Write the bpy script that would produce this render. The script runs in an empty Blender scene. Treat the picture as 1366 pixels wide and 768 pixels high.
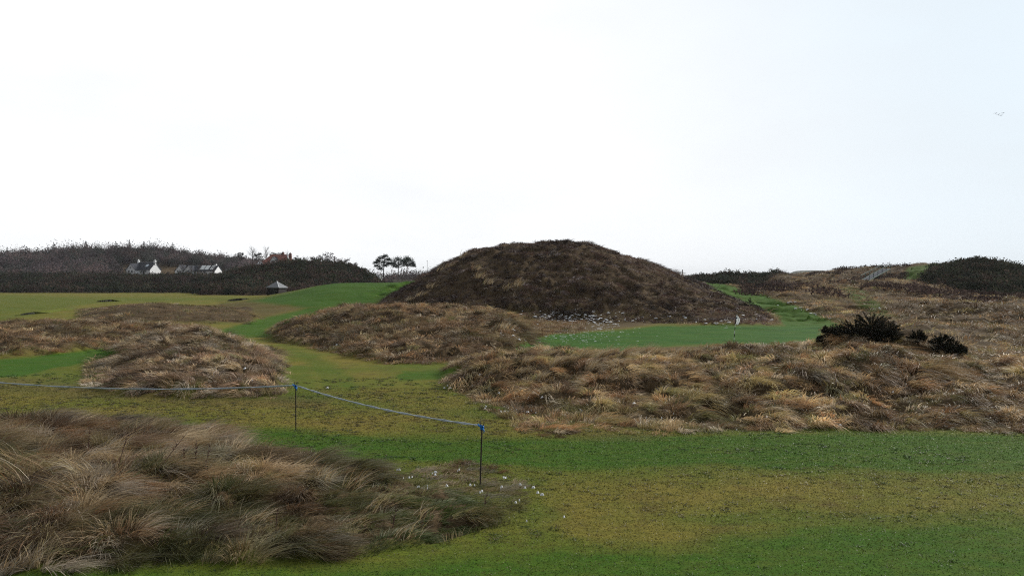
import bpy, math, random
import numpy as np
from mathutils import Vector

R = np.random.default_rng(7)
random.seed(7)
S = bpy.context.scene
COL = S.collection

HAZE = 9e-5
# ------------------------------------------------------------------ camera numbers
F, CX, CY, CZ, HOR = 1100.0, 683.0, 384.0, 3.6, 370.0
PITCH = math.atan((CY - HOR) / F)
cp, sp = math.cos(PITCH), math.sin(PITCH)

def z_at(py, d):
    v = (CY - np.asarray(py, float)) / F
    return CZ + d * (-sp + v * cp) / (cp + v * sp)

def x_at(px, d):
    return (np.asarray(px, float) - CX) / F * d

def py_at(z, d):
    t = (z - CZ) / d
    v = (t * cp + sp) / (cp - t * sp)
    return CY - F * v

def P(px, py, d):
    return Vector((float(x_at(px, d)), float(d), float(z_at(py, d))))

# ------------------------------------------------------------------ noise
def _h(ix, iy, seed):
    n = (ix.astype(np.int64) * 374761393 + iy.astype(np.int64) * 668265263 + seed * 1442695041) & 0x7fffffff
    n = ((n ^ (n >> 13)) * 1274126177) & 0x7fffffff
    n = (n ^ (n >> 16)) & 0xffff
    return n / 65535.0

def vnoise(x, y, seed=0):
    x0 = np.floor(x); y0 = np.floor(y)
    fx = x - x0; fy = y - y0
    fx = fx * fx * fx * (fx * (fx * 6 - 15) + 10); fy = fy * fy * fy * (fy * (fy * 6 - 15) + 10)
    a = _h(x0, y0, seed); b = _h(x0 + 1, y0, seed); c = _h(x0, y0 + 1, seed); d = _h(x0 + 1, y0 + 1, seed)
    return (a * (1 - fx) + b * fx) * (1 - fy) + (c * (1 - fx) + d * fx) * fy

def fbm(x, y, seed=0, o=3):
    s = 0; a = 0.5; t = 0
    for k in range(o):
        s = s + a * vnoise(x * 2 ** k + 17.3 * k, y * 2 ** k - 9.1 * k, seed + k); t += a; a *= .5
    return s / t

def billow(x, y, seed=0):
    c, s = math.cos(.6), math.sin(.6)
    return np.abs(2 * vnoise(x * c - y * s, x * s + y * c, seed) - 1)

def domes(x, y, seed=0):
    """cushion-like lumps: highest of the round caps on a jittered lattice, and a random number per cap"""
    x0 = np.floor(x); y0 = np.floor(y)
    best = np.zeros(x.shape); rnd = np.full(x.shape, .5)
    for i in (-1, 0, 1):
        for j in (-1, 0, 1):
            cx_, cy_ = x0 + i, y0 + j
            jx = cx_ + .15 + .7 * _h(cx_, cy_, seed); jy = cy_ + .15 + .7 * _h(cx_, cy_, seed + 1)
            hh = .45 + .55 * _h(cx_, cy_, seed + 2); rr_ = .62 + .3 * _h(cx_, cy_, seed + 3)
            q = 1 - ((x - jx) ** 2 + (y - jy) ** 2) / (rr_ * rr_)
            v = hh * np.sqrt(np.clip(q, 0, 1))
            up = v > best
            best = np.where(up, v, best); rnd = np.where(up, _h(cx_, cy_, seed + 4), rnd)
    return best, rnd

def lumps(k, x, y):
    la, ls = MOUNDS[k][2:4]; i = MORD.index(k)
    wx = (fbm(x / ls * .9, y / ls * .9, 40 + i, 2) - .5) * 1.3; wy = (fbm(x / ls * .9, y / ls * .9, 45 + i, 2) - .5) * 1.3
    a, rnd = domes(x / ls * .85 + wx, y / ls * 1.05 + wy, 500 + 10 * i)
    b, _ = domes(x / ls * 2.1 - wx * 1.3, y / ls * 2.1 + wy * 1.3, 505 + 10 * i)
    return la * (.95 * a + .28 * b - .66 + (.5 if k == 'dune' else 1.0) * (fbm(x / ls / 4.5, y / ls / 4.5, 70 + i, 2) - .5)), rnd, a

def sst(t):
    t = np.clip(t, 0, 1); return t * t * (3 - 2 * t)

def pchip(xk, yk, x):
    xk = np.asarray(xk, float); yk = np.asarray(yk, float)
    h = np.diff(xk); dl = np.diff(yk) / h
    m = np.zeros_like(yk)
    for i in range(1, len(xk) - 1):
        if dl[i - 1] * dl[i] > 0:
            w1 = 2 * h[i] + h[i - 1]; w2 = h[i] + 2 * h[i - 1]
            m[i] = (w1 + w2) / (w1 / dl[i - 1] + w2 / dl[i])
    m[0] = dl[0]; m[-1] = dl[-1]
    xc = np.clip(x, xk[0], xk[-1])
    i = np.clip(np.searchsorted(xk, xc, side='right') - 1, 0, len(xk) - 2)
    t = (xc - xk[i]) / h[i]
    t2 = t * t; t3 = t2 * t
    return ((2 * t3 - 3 * t2 + 1) * yk[i] + (t3 - 2 * t2 + t) * h[i] * m[i]
            + (-2 * t3 + 3 * t2) * yk[i + 1] + (t3 - t2) * h[i] * m[i + 1])

# ------------------------------------------------------------------ terrain
def base_z(px, d):
    z = np.interp(d, [0, 38, 48, 66, 90, 150, 220, 400, 1000, 6000], [0, 0, -.2, -.2, 0, 0, -.6, -.8, -1.5, -6])
    return z

# name -> (rows [px, d_near, d_crest, d_back, crest pixel row (or ('h', height))], profile, lump amplitude, lump size, rough?)
H = lambda v: ('h', v)
MOUNDS = {
 'front': ([(-500, 9.8, 16.5, 21, H(.36)), (0, 9.8, 17, 20.4, H(.36)), (130, 9.85, 17, 20.2, H(.34)), (250, 10.2, 16, 19, H(.25)),
            (330, 10.2, 15.2, 17.6, H(.18)), (420, 10.4, 14.4, 16.3, H(.12)), (500, 10.7, 13.7, 15.2, H(.09)), (570, 11.1, 13.0, 14.3, H(.07)),
            (625, 11.6, 12.4, 13.3, H(.05)), (662, 12.0, 12.3, 12.9, H(0))], 'round', .32, .72, 1),
 'right': ([(583, 28.3, 29.5, 31, H(0)), (600, 26.5, 29.5, 33, 499), (650, 24, 30, 35, 488), (720, 22, 30, 36, 481), (800, 20.8, 29.5, 36, 477),
            (900, 19.8, 29, 36, 476), (1000, 19.5, 28.5, 36, 473), (1100, 19.5, 28.3, 36, 466), (1160, 19.5, 28, 36, 460), (1200, 19.5, 28, 35.5, 470),
            (1240, 19.5, 27.5, 35, 480), (1300, 19.5, 27, 34.5, 488), (1366, 19.5, 27, 34, 491), (1500, 19.5, 27, 34, 500), (1750, 20, 27, 33, H(.1)), (1950, 20, 27, 33, H(0))], 'round', .58, .80, 1),
 'left': ([(40, 27, 31, 36, H(0)), (100, 26, 34, 40, 492), (150, 25.2, 35, 42, 475), (200, 24.8, 35.5, 43, 457), (260, 24.6, 36, 43, 446), (310, 24.4, 35, 41, 457),
           (350, 24.3, 34, 39.5, 472), (390, 24.4, 32.5, 37.5, 492), (415, 24.5, 31, 35, 506), (445, 25.5, 29, 33, H(0))], 'round', .52, .80, 1),
 'west': ([(-900, 36, 48, 60, 438), (0, 36, 49, 62, 437), (60, 37, 50, 62, 436), (100, 39, 51, 62, 434), (150, 41.5, 52, 63, 435), (200, 44, 53, 63, 438), (250, 46, 53, 62, 442),
           (300, 49, 54, 60, H(0))], 'round', .58, 1.0, 1),
 'hump': ([(98, 68, 80, 95, H(0)), (140, 68, 80, 95, 412), (190, 68, 80, 95, 406), (250, 68, 80, 95, 409), (300, 68, 80, 95, 412), (350, 66, 78, 90, H(0))], 'round', .22, 1.5, 1),
 'plateau': ([(290, 72, 106, 150, H(0)), (330, 74, 110, 150, 400), (360, 76, 112, 150, 394.5), (400, 78, 112, 150, 386.5), (430, 79, 112, 150, 381), (455, 80, 112, 150, 378.3),
              (500, 80, 112, 150, 377.3), (545, 80, 112, 150, 376.8), (600, 80, 112, 150, 377), (680, 80, 112, 150, H(0))], 'round', .05, 2.5, 0),
 'mid': ([(356, 50, 53, 56, H(0)), (380, 47, 55, 64, 436), (404, 44, 56, 66, 425), (440, 40, 57, 68, 416), (480, 36, 57, 70, 412), (560, 33.5, 57, 70, 411), (620, 33.2, 56, 70, 413),
          (660, 34, 54, 68, 418), (684, 36, 52, 64, 427), (702, 39, 48, 56, H(0))], 'round', .62, 1.05, 1),
 'ledge': ([(500, 34.5, 37, 40, H(0)), (560, 34, 37.5, 41, H(.35)), (630, 34, 38, 42, H(.55)), (680, 35, 39, 43, H(.45)), (715, 37, 40, 43, H(0))], 'round', .25, .9, 1),
 'bank': ([(640, 41, 45, 51, H(0)), (672, 40, 45.5, 52, H(1.25)), (688, 40, 46, 52, H(.95)), (708, 42, 46, 50, H(0))], 'round', .25, .9, 1),
 'dune': ([(470, 72, 80, 95, H(0)), (510, 72, 84, 105, 405), (540, 72, 88, 112, 389), (570, 72, 91, 118, 367), (600, 72, 93, 122, 349.5), (630, 71, 94, 124, 336.5), (655, 71, 95, 126, 330.5), (690, 70, 96, 128, 326.5),
           (735, 70, 96, 128, 325.5), (770, 69, 96, 128, 326.5), (810, 68, 95, 128, 334.5), (850, 67.5, 94, 126, 346.5), (900, 67, 92, 122, 366), (940, 66, 88, 116, 384), (970, 65, 85, 108, 395),
           (1000, 64, 80, 100, 409), (1030, 63, 74, 88, H(0))], 'dune', .75, 1.5, 1),
 'field': ([(880, 64, 150, 250, H(0)), (940, 64, 160, 250, 381), (1000, 62, 160, 250, 384), (1060, 62, 165, 250, 383), (1100, 60, 170, 250, 379), (1150, 60, 170, 250, 375), (1200, 60, 170, 250, 374),
            (1250, 60, 150, 250, 385), (1300, 60, 140, 250, 395), (1366, 60, 135, 250, 399), (2400, 60, 135, 250, 400)], 'smooth', 1.0, 3.2, 1),
 'swell': ([(1010, 74, 100, 130, H(0)), (1050, 72, 100, 130, 399), (1100, 70, 98, 130, 400), (1150, 68, 95, 130, 406), (1195, 70, 95, 120, H(0))], 'round', .4, 1.8, 1),
 'spur': ([(1035, 108, 126, 146, H(0)), (1075, 108, 128, 150, 391), (1110, 108, 130, 152, 388), (1150, 110, 130, 150, 390), (1190, 112, 128, 145, H(0))], 'round', .7, 2.6, 1),
 'bluff': ([(1185, 92, 110, 130, H(0)), (1225, 90, 112, 134, 399), (1270, 90, 112, 134, 396), (1330, 90, 112, 134, 400), (1400, 90, 112, 134, 401), (1700, 90, 112, 134, 403), (1900, 90, 112, 134, H(0))], 'round', .7, 2.4, 1),
 'east': ([(1190, 58, 75, 90, H(0)), (1250, 58, 76, 92, 414), (1320, 56, 76, 92, 407), (1366, 56, 76, 92, 405), (1700, 56, 76, 92, 414), (1900, 56, 76, 92, H(0))], 'round', .9, 2.2, 1),
 'near_east': ([(1120, 42, 50, 60, H(0)), (1180, 42, 52, 62, 441), (1230, 42, 52, 62, 434), (1300, 42, 52, 62, 438), (1366, 42, 52, 62, 441), (1600, 42, 52, 62, 446), (1800, 42, 52, 62, H(0))], 'round', .6, 1.5, 1),
 'ridge': ([(1010, 185, 225, 300, H(0)), (1040, 180, 225, 300, 369), (1090, 180, 225, 300, 365), (1120, 178, 222, 300, 362), (1150, 175, 220, 300, 359.5), (1190, 172, 215, 300, 358.5), (1208, 170, 212, 300, 356.5),
            (1224, 170, 210, 300, 353.5), (1250, 170, 210, 300, 354), (1300, 170, 212, 300, 357), (1366, 170, 215, 300, 363), (2400, 170, 215, 300, 366)], 'smooth', .8, 3.6, 1),
 'gorse_hill': ([(1224, 150, 185, 220, H(0)), (1246, 140, 190, 230, 363), (1268, 132, 190, 235, 359), (1290, 128, 190, 240, 354), (1305, 126, 190, 240, 352), (1330, 126, 190, 240, 355.5), (1366, 126, 190, 240, 363),
                 (1450, 126, 190, 240, 368), (1600, 126, 190, 240, 376), (1750, 126, 190, 240, H(0))], 'round', .5, 4, 0),
 'far_gorse': ([(895, 205, 240, 280, H(0)), (925, 205, 240, 280, 372), (950, 205, 240, 280, 371), (975, 205, 240, 280, 369), (1028, 205, 240, 280, 369), (1040, 205, 240, 280, 369), (1055, 205, 240, 280, H(0))], 'round', .3, 4, 0),
 'far_land': ([(700, 2400, 2900, 3600, H(0)), (900, 2400, 2900, 3600, 367.5), (960, 2400, 2900, 3600, 365.8), (1000, 2400, 2900, 3600, 366.3), (1060, 2400, 2900, 3600, 364.8), (1150, 2400, 2900, 3600, 366), (1500, 2400, 2900, 3600, 366), (2000, 2400, 2900, 3600, H(0))], 'round', 2, 60, 0),
 'far_hill': ([(1045, 1700, 2000, 2300, H(0)), (1056, 1700, 2000, 2300, 363.5), (1066, 1700, 2000, 2300, 361.2), (1098, 1700, 2000, 2300, 361), (1106, 1700, 2000, 2300, 363.5), (1122, 1700, 2000, 2300, H(0))], 'round', 2, 30, 0),
 'gorse_band': ([(-900, 222, 318, 350, 372), (0, 222, 318, 350, 371), (90, 222, 318, 350, 370.5), (170, 222, 318, 350, 371.5), (300, 222, 318, 350, 371), (360, 222, 318, 350, 371), (470, 222, 318, 350, 373), (520, 222, 318, 350, H(0))], 'smooth', .8, 9, 0),
 'wood_hill': ([(-900, 325, 460, 700, 358), (-200, 325, 460, 700, 355), (0, 325, 460, 700, 350), (70, 325, 460, 700, 347), (115, 325, 460, 700, 342.5), (200, 325, 460, 700, 343), (240, 325, 460, 700, 346), (280, 325, 460, 700, 350), (330, 325, 460, 700, 356), (390, 325, 460, 700, 361),
                (440, 325, 460, 700, 364), (500, 325, 460, 700, 371), (560, 325, 420, 600, 372), (640, 325, 400, 600, 373), (760, 325, 400, 600, H(0))], 'smooth', .8, 9, 0),
 'gorse_dome': ([(260, 176, 260, 330, H(0)), (320, 176, 260, 330, 364), (360, 174, 260, 330, 358.5), (400, 172, 260, 330, 354.5), (440, 172, 260, 330, 355), (465, 172, 258, 325, 359), (490, 172, 255, 320, 369.5), (512, 172, 250, 310, H(0))], 'smooth', .4, 4, 0),
}
MORD = list(MOUNDS)
_tab = {}
for k_, (rows, prof, la, ls, rg) in MOUNDS.items():
    r = [(a, b, c, e, (g[1] if isinstance(g, tuple) else max(0., float(z_at(g, c) - base_z(a, c))))) for a, b, c, e, g in rows]
    _tab[k_] = np.array(r, float)

def mound(k, px, d):
    """height and shape mask (0..1) of one mound"""
    T = _tab[k]; prof = MOUNDS[k][1]
    out_h = np.zeros(px.shape); out_m = np.zeros(px.shape)
    sel = (px > T[0, 0]) & (px < T[-1, 0]) & (d > T[:, 1].min()) & (d < T[:, 3].max())
    if T[0, 4] > 0: sel |= (px <= T[0, 0]) & (d > T[0, 1]) & (d < T[0, 3])
    if T[-1, 4] > 0: sel |= (px >= T[-1, 0]) & (d > T[-1, 1]) & (d < T[-1, 3])
    if not sel.any(): return out_h, out_m
    p = px[sel]; q = d[sel]
    dn = pchip(T[:, 0], T[:, 1], p); dc = pchip(T[:, 0], T[:, 2], p); db = pchip(T[:, 0], T[:, 3], p); h = np.maximum(pchip(T[:, 0], T[:, 4], p), 0)
    t = np.where(q < dc, (q - dn) / (dc - dn), (db - q) / (db - dc)); t = np.clip(t, 0, 1)
    if prof == 'smooth': s = sst(t)
    elif prof == 'dune': s = np.sin(t * math.pi / 2) ** 1.25
    else: s = .45 * np.sin(t * math.pi / 2) + .55 * sst(t)
    hm = h.max() if h.size else 1
    out_h[sel] = s * h
    out_m[sel] = np.clip(t * 7, 0, 1) * np.clip(h / ((.10 if k == 'front' else .22) * T[:, 4].max()), 0, 1)
    return out_h, out_m

def terrain(x, y, detail=True):
    d = np.maximum(y, .5)
    px = CX + F * x / d
    acc = np.zeros(px.shape); lump = np.zeros(px.shape); rough = np.zeros(px.shape)
    who = np.full(px.shape, -1); best = np.zeros(px.shape)
    for i, k in enumerate(MORD):
        h, m = mound(k, px, d)
        acc += h ** 4
        if detail and m.any():
            la, ls, rg = MOUNDS[k][2:]
            s = m > 0
            l = np.zeros(px.shape)
            l[s] = lumps(k, x[s], y[s])[0] * m[s]
            lump = np.where(np.abs(l) > np.abs(lump), l, lump)
        sc = h * (1.0 + m)
        if MOUNDS[k][4]: rough = np.maximum(rough, m)
        up = (m > .12) & (sc > best)
        who = np.where(up, i, who); best = np.where(up, sc, best)
    z = base_z(px, d) + acc ** .25
    if detail:
        z = z + lump + .05 * (fbm(x / 3.5, y / 3.5, 5, 2) - .5) * np.clip(d / 12, .3, 4)
    return z, rough, who

def tz(x, y):
    return float(terrain(np.array([float(x)]), np.array([float(y)]))[0][0])

_dg = np.exp(np.linspace(math.log(6), math.log(900), 2600))
def hit(px, py, dmin=0):
    """where the sight line through a picture point meets the ground"""
    z, _, _ = terrain(x_at(px, _dg), _dg)
    ok = (z >= z_at(py, _dg)) & (_dg > dmin)
    i = int(np.argmax(ok)) if ok.any() else len(_dg) - 1
    return Vector((float(x_at(px, _dg[i])), float(_dg[i]), float(z[i])))

# ------------------------------------------------------------------ ground colour zones
def polymask(px, py, poly, soft):
    P_ = np.array(poly, float)
    out = np.zeros(px.shape)
    sel = (px > P_[:, 0].min() - 2 * soft) & (px < P_[:, 0].max() + 2 * soft) & (py > P_[:, 1].min() - 2 * soft) & (py < P_[:, 1].max() + 2 * soft)
    if not sel.any(): return out
    x = px[sel]; y = py[sel]
    ins = np.zeros(x.shape, bool); dist = np.full(x.shape, 1e9)
    for i in range(len(P_)):
        x1, y1 = P_[i]; x2, y2 = P_[(i + 1) % len(P_)]
        c = ((y1 > y) != (y2 > y))
        if y1 != y2:
            ins ^= c & (x < (x2 - x1) * (y - y1) / (y2 - y1) + x1)
        ex, ey = x2 - x1, y2 - y1
        t = np.clip(((x - x1) * ex + (y - y1) * ey) / max(ex * ex + ey * ey, 1e-9), 0, 1)
        dist = np.minimum(dist, np.hypot(x - x1 - t * ex, y - y1 - t * ey))
    sd = np.where(ins, dist, -dist)
    out[sel] = sst(.5 + sd / (2 * soft))
    return out

# (polygon in picture points, softness, depth range, strength)
GREENS = [
 ([(-700, 545), (0, 549), (130, 556), (300, 567), (400, 575), (640, 585), (900, 580), (1100, 575), (1366, 577), (2200, 577), (2200, 632), (1366, 632), (1100, 628), (900, 624), (760, 630), (600, 620), (470, 615), (300, 592), (0, 566), (-700, 566)], 8, (10, 30), .95, .12),
 ([(-700, 752), (200, 756), (430, 754), (520, 748), (640, 735), (760, 722), (900, 728), (1100, 696), (1366, 690), (2200, 690), (2200, 1200), (-700, 1200)], 22, (1, 13), .95, .12),
 ([(640, 690), (720, 665), (760, 690), (700, 720)], 12, (9, 20), .5, .2),
 ([(900, 690), (1020, 676), (1200, 684), (1366, 676), (1366, 700), (1100, 706), (960, 702)], 10, (9, 20), .5, .3),
 ([(292, 441), (335, 428), (420, 408), (452, 410), (395, 425), (352, 440), (368, 450), (320, 450)], 3, (40, 120), 1, .1),
 ([(368, 458), (420, 470), (470, 500), (480, 525), (430, 520), (400, 480)], 10, (24, 60), .55, 0),
 ([(535, 494), (620, 488), (690, 488), (665, 498), (600, 506), (530, 508)], 4, (28, 40), .9, .1),
 ([(-600, 484), (0, 480), (60, 473), (150, 463), (185, 464), (95, 488), (40, 500), (0, 503), (-600, 506)], 3, (29, 50), 1, .3),
 ([(-600, 392), (0, 392), (120, 396), (345, 396), (350, 400), (210, 403), (130, 404), (90, 411), (40, 424), (0, 428), (-600, 430)], 5, (60, 240), .45, 0),
 ([(330, 402), (400, 386), (450, 372), (680, 372), (680, 385), (540, 390), (500, 405), (420, 412)], 4, (74, 160), 1, .3),
 ([(672, 480), (690, 458), (736, 445), (830, 440), (880, 434), (960, 433), (1098, 434), (1104, 462), (1000, 461), (930, 461), (850, 464), (810, 480)], 3, (36, 80), 1, .8),
 ([(1096, 437), (1130, 437), (1072, 411), (1016, 391.5), (952, 374), (934, 374), (952, 388), (998, 405), (1030, 420), (1050, 437)], 2, (45, 180), 1, .2),
 ([(1192, 376), (1212, 356), (1256, 350), (1250, 362), (1236, 370), (1212, 378)], 2, (150, 235), .9, .2),
 ([(1118, 380), (1152, 386), (1196, 421), (1164, 421), (1134, 398)], 4, (60, 200), .75, .3),
]
ROUGHS = [
 ([(520, 640), (600, 618), (690, 645), (700, 675), (660, 700), (590, 690), (540, 665)], 16, (9, 20), .42),
 ([(290, 405), (345, 398), (420, 410), (330, 428), (250, 432), (180, 428), (240, 415)], 5, (60, 110), .6),
 ([(-600, 505), (0, 505), (90, 508), (250, 522), (440, 530), (440, 545), (250, 540), (0, 522), (-600, 520)], 6, (20, 32), .4),
 ([(800, 463), (930, 461), (1100, 461), (1100, 500), (800, 500)], 3, (34, 52), .8),
 ([(1085, 440), (1380, 395), (2300, 395), (2300, 520), (1085, 500)], 6, (33, 180), 1),
 ([(500, 400), (720, 408), (720, 436), (500, 425)], 5, (62, 80), .9),
 ([(690, 400), (1110, 400), (1104, 432), (960, 431), (880, 432), (830, 438), (720, 447), (690, 440)], 3, (44, 84), .9),
 ([(640, 415), (720, 415), (760, 440), (720, 450), (690, 470), (650, 470)], 5, (44, 75), .8),
 ([(588, 503), (636, 534), (700, 552), (800, 566), (900, 573), (1100, 572), (1366, 573), (2200, 573), (2200, 540), (1000, 540), (800, 530), (700, 518), (630, 492)], 3, (18, 31), .95),
 ([(860, 570), (1366, 560), (2200, 560), (2200, 574), (1366, 574), (1100, 572), (900, 574)], 3, (18, 24), .7),
 ([(640, 545), (760, 565), (900, 580), (840, 590), (700, 575)], 8, (18, 24), .25),
]
YELLOWS = [
 ([(690, 668), (740, 642), (900, 634), (1200, 638), (1400, 652), (2300, 650), (2300, 690), (1366, 700), (1150, 692), (1000, 718), (860, 728), (760, 715)], 18, (1, 20), .95),
 ([(-700, 507), (0, 507), (230, 525), (440, 540), (600, 556), (760, 562), (900, 577), (850, 586), (640, 580), (400, 572), (200, 556), (0, 547), (-700, 547)], 6, (10, 34), 1),
 ([(400, 470), (600, 510), (640, 540), (560, 556), (440, 535)], 12, (20, 45), .6),
]
def zones(x, y, z, rough, who=None):
    d = np.maximum(y, .5)
    px = CX + F * x / d; py = py_at(z, d)
    wob = np.clip(120 / d, 0, 6)
    px = px + (fbm(x / 1.3, y / 1.3, 90) - .5) * 5 * wob; py = py + (fbm(x / 1.3, y / 1.3, 93) - .5) * 1.6 * wob
    g = np.zeros(x.shape); deep = np.zeros(x.shape); rgh = rough.copy()
    for poly, s, (a, b), st in ROUGHS:
        m = polymask(px, py, poly, s) * st * ((d > a) & (d < b)); rgh = np.maximum(rgh, m)
    g = np.where(d < 34, .48, g)
    for poly, s, (a, b), st in YELLOWS:
        g = g * (1 - polymask(px, py, poly, s) * st * ((d > a) & (d < b)))
    for poly, s, (a, b), st, dp in GREENS:
        m = polymask(px, py, poly, s) * st * ((d > a) & (d < b))
        if who is not None and a == 74: m = m * ~np.isin(who, [MORD.index('dune'), MORD.index('mid')])
        g = np.maximum(g, m); deep = np.maximum(deep, m * dp)
        if s <= 5: rgh = rgh * (1 - m)
    return g, rgh, deep

# ------------------------------------------------------------------ mesh helpers
def tag(o, label=None, cat=None, group=None, kind=None):
    if label: o['label'] = label
    if cat: o['category'] = cat
    if group: o['group'] = group
    if kind: o['kind'] = kind
    return o

def empty(name, loc, label, cat, group=None, rz=0):
    o = bpy.data.objects.new(name, None); COL.objects.link(o)
    o.location = loc; o.rotation_euler = (0, 0, rz); o.empty_display_size = .2
    return tag(o, label, cat, group)

def np_mesh(name, V, loops, sizes, mat, parent=None, col=None, smooth=False, attr='col'):
    me = bpy.data.meshes.new(name)
    nv = len(V); nl = len(loops); npoly = len(sizes)
    me.vertices.add(nv); me.vertices.foreach_set('co', np.ascontiguousarray(V, np.float32).ravel())
    me.loops.add(nl); me.loops.foreach_set('vertex_index', np.ascontiguousarray(loops, np.int32))
    me.polygons.add(npoly)
    st = np.zeros(npoly, np.int32); st[1:] = np.cumsum(sizes)[:-1]
    me.polygons.foreach_set('loop_start', st)
    try: me.polygons.foreach_set('loop_total', np.ascontiguousarray(sizes, np.int32))
    except Exception: pass
    me.polygons.foreach_set('use_smooth', np.full(npoly, smooth))
    if col is not None:
        a = me.color_attributes.new(attr, 'FLOAT_COLOR', 'POINT')
        c = np.ones((nv, 4), np.float32); c[:, :col.shape[1]] = col
        a.data.foreach_set('color', c.ravel())
    me.update(calc_edges=True)
    me.materials.append(mat)
    o = bpy.data.objects.new(name, me); COL.objects.link(o)
    if parent: o.parent = parent
    return o

class MB:
    """collects simple shapes in local coordinates, then links them as one mesh object"""
    def __init__(s): s.v = []; s.f = []
    def add(s, vs, fs):
        n = len(s.v); s.v += [tuple(v) for v in vs]; s.f += [tuple(i + n for i in f) for f in fs]; return s
    def box(s, x0, x1, y0, y1, z0, z1):
        return s.add([(x0, y0, z0), (x1, y0, z0), (x1, y1, z0), (x0, y1, z0), (x0, y0, z1), (x1, y0, z1), (x1, y1, z1), (x0, y1, z1)],
                     [(3, 2, 1, 0), (4, 5, 6, 7), (0, 1, 5, 4), (1, 2, 6, 5), (2, 3, 7, 6), (3, 0, 4, 7)])
    def tube(s, pts, rad, n=6, cap=True):
        pts = [Vector(p) for p in pts]
        if not isinstance(rad, (list, tuple)): rad = [rad] * len(pts)
        vs = []; fs = []
        for i, p in enumerate(pts):
            t = (pts[min(i + 1, len(pts) - 1)] - pts[max(i - 1, 0)]).normalized()
            a = t.cross(Vector((0, 1, 0)) if abs(t.y) < .9 else Vector((1, 0, 0))).normalized(); b = t.cross(a)
            for k in range(n):
                an = 2 * math.pi * k / n
                vs.append(p + (a * math.cos(an) + b * math.sin(an)) * rad[i])
        for i in range(len(pts) - 1):
            for k in range(n):
                k2 = (k + 1) % n
                fs.append((i * n + k, i * n + k2, (i + 1) * n + k2, (i + 1) * n + k))
        if cap:
            fs.append(tuple(range(n))[::-1]); fs.append(tuple((len(pts) - 1) * n + k for k in range(n)))
        return s.add(vs, fs)
    def build(s, name, mat, parent=None, smooth=False):
        me = bpy.data.meshes.new(name); me.from_pydata(s.v, [], s.f); me.update()
        import bmesh
        bm = bmesh.new(); bm.from_mesh(me); bmesh.ops.recalc_face_normals(bm, faces=bm.faces); bm.to_mesh(me); bm.free()
        if smooth:
            for p in me.polygons: p.use_smooth = True
        me.materials.append(mat)
        o = bpy.data.objects.new(name, me); COL.objects.link(o)
        if parent: o.parent = parent
        return o

# ------------------------------------------------------------------ materials
def nodes_of(name):
    m = bpy.data.materials.new(name); m.use_nodes = True
    nt = m.node_tree; b = nt.nodes['Principled BSDF']
    b.inputs['Specular IOR Level'].default_value = .25
    return m, nt, b

def N(nt, t, **kw):
    n = nt.nodes.new(t)
    for k, v in kw.items(): setattr(n, k, v)
    return n

def noise_node(nt, scale, detail=4, rough=.6, vec=None, stretch=None):
    n = N(nt, 'ShaderNodeTexNoise'); n.inputs['Scale'].default_value = scale; n.inputs['Detail'].default_value = detail; n.inputs['Roughness'].default_value = rough
    if stretch:
        mp = N(nt, 'ShaderNodeMapping'); mp.inputs['Scale'].default_value = stretch
        nt.links.new(vec, mp.inputs[0]); vec = mp.outputs[0]
    if vec is not None: nt.links.new(vec, n.inputs['Vector'])
    return n.outputs['Fac']

def ramp(nt, fac, stops):
    r = N(nt, 'ShaderNodeValToRGB'); e = r.color_ramp.elements
    while len(e) < len(stops): e.new(.5)
    for el, (p, c) in zip(e, stops): el.position = p; el.color = (*c, 1)
    nt.links.new(fac, r.inputs[0]); return r.outputs[0]

def mix(nt, fac, a, b, mode='MIX'):
    m = N(nt, 'ShaderNodeMix', data_type='RGBA', blend_type=mode)
    for sock, v in ((m.inputs['Factor'], fac), (m.inputs[6], a), (m.inputs[7], b)):
        if hasattr(v, 'links'): nt.links.new(v, sock)
        elif isinstance(v, (int, float)): sock.default_value = v
        else: sock.default_value = (*v, 1)
    return m.outputs[2]

def math_(nt, op, a, b=None, c=None):
    m = N(nt, 'ShaderNodeMath', operation=op)
    for i, v in enumerate((a, b, c)):
        if v is None: continue
        if hasattr(v, 'links'): nt.links.new(v, m.inputs[i])
        else: m.inputs[i].default_value = v
    return m.outputs[0]

def plain(name, col, rough=.8, var=.25, scale=3.0, spec=.25, metallic=0):
    m, nt, b = nodes_of(name)
    tc = N(nt, 'ShaderNodeTexCoord')
    n = noise_node(nt, scale, 5, .65, tc.outputs['Object'])
    lo = tuple(c * (1 - var) for c in col); hi = tuple(min(1, c * (1 + var)) for c in col)
    nt.links.new(ramp(nt, n, [(.3, lo), (.7, hi)]), b.inputs['Base Color'])
    b.inputs['Roughness'].default_value = rough; b.inputs['Specular IOR Level'].default_value = spec; b.inputs['Metallic'].default_value = metallic
    return m

def foliage_mat(name, trans=.25, rough=.6, spec=.2, attr='col'):
    m, nt, b = nodes_of(name)
    a = N(nt, 'ShaderNodeAttribute', attribute_name=attr)
    nt.links.new(a.outputs['Color'], b.inputs['Base Color']); b.inputs['Roughness'].default_value = rough; b.inputs['Specular IOR Level'].default_value = spec
    if trans > 0:
        t = N(nt, 'ShaderNodeBsdfTranslucent'); nt.links.new(a.outputs['Color'], t.inputs[0])
        ms = N(nt, 'ShaderNodeMixShader'); ms.inputs[0].default_value = trans
        nt.links.new(b.outputs[0], ms.inputs[1]); nt.links.new(t.outputs[0], ms.inputs[2])
        nt.links.new(ms.outputs[0], nt.nodes['Material Output'].inputs[0])
    return m

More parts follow.
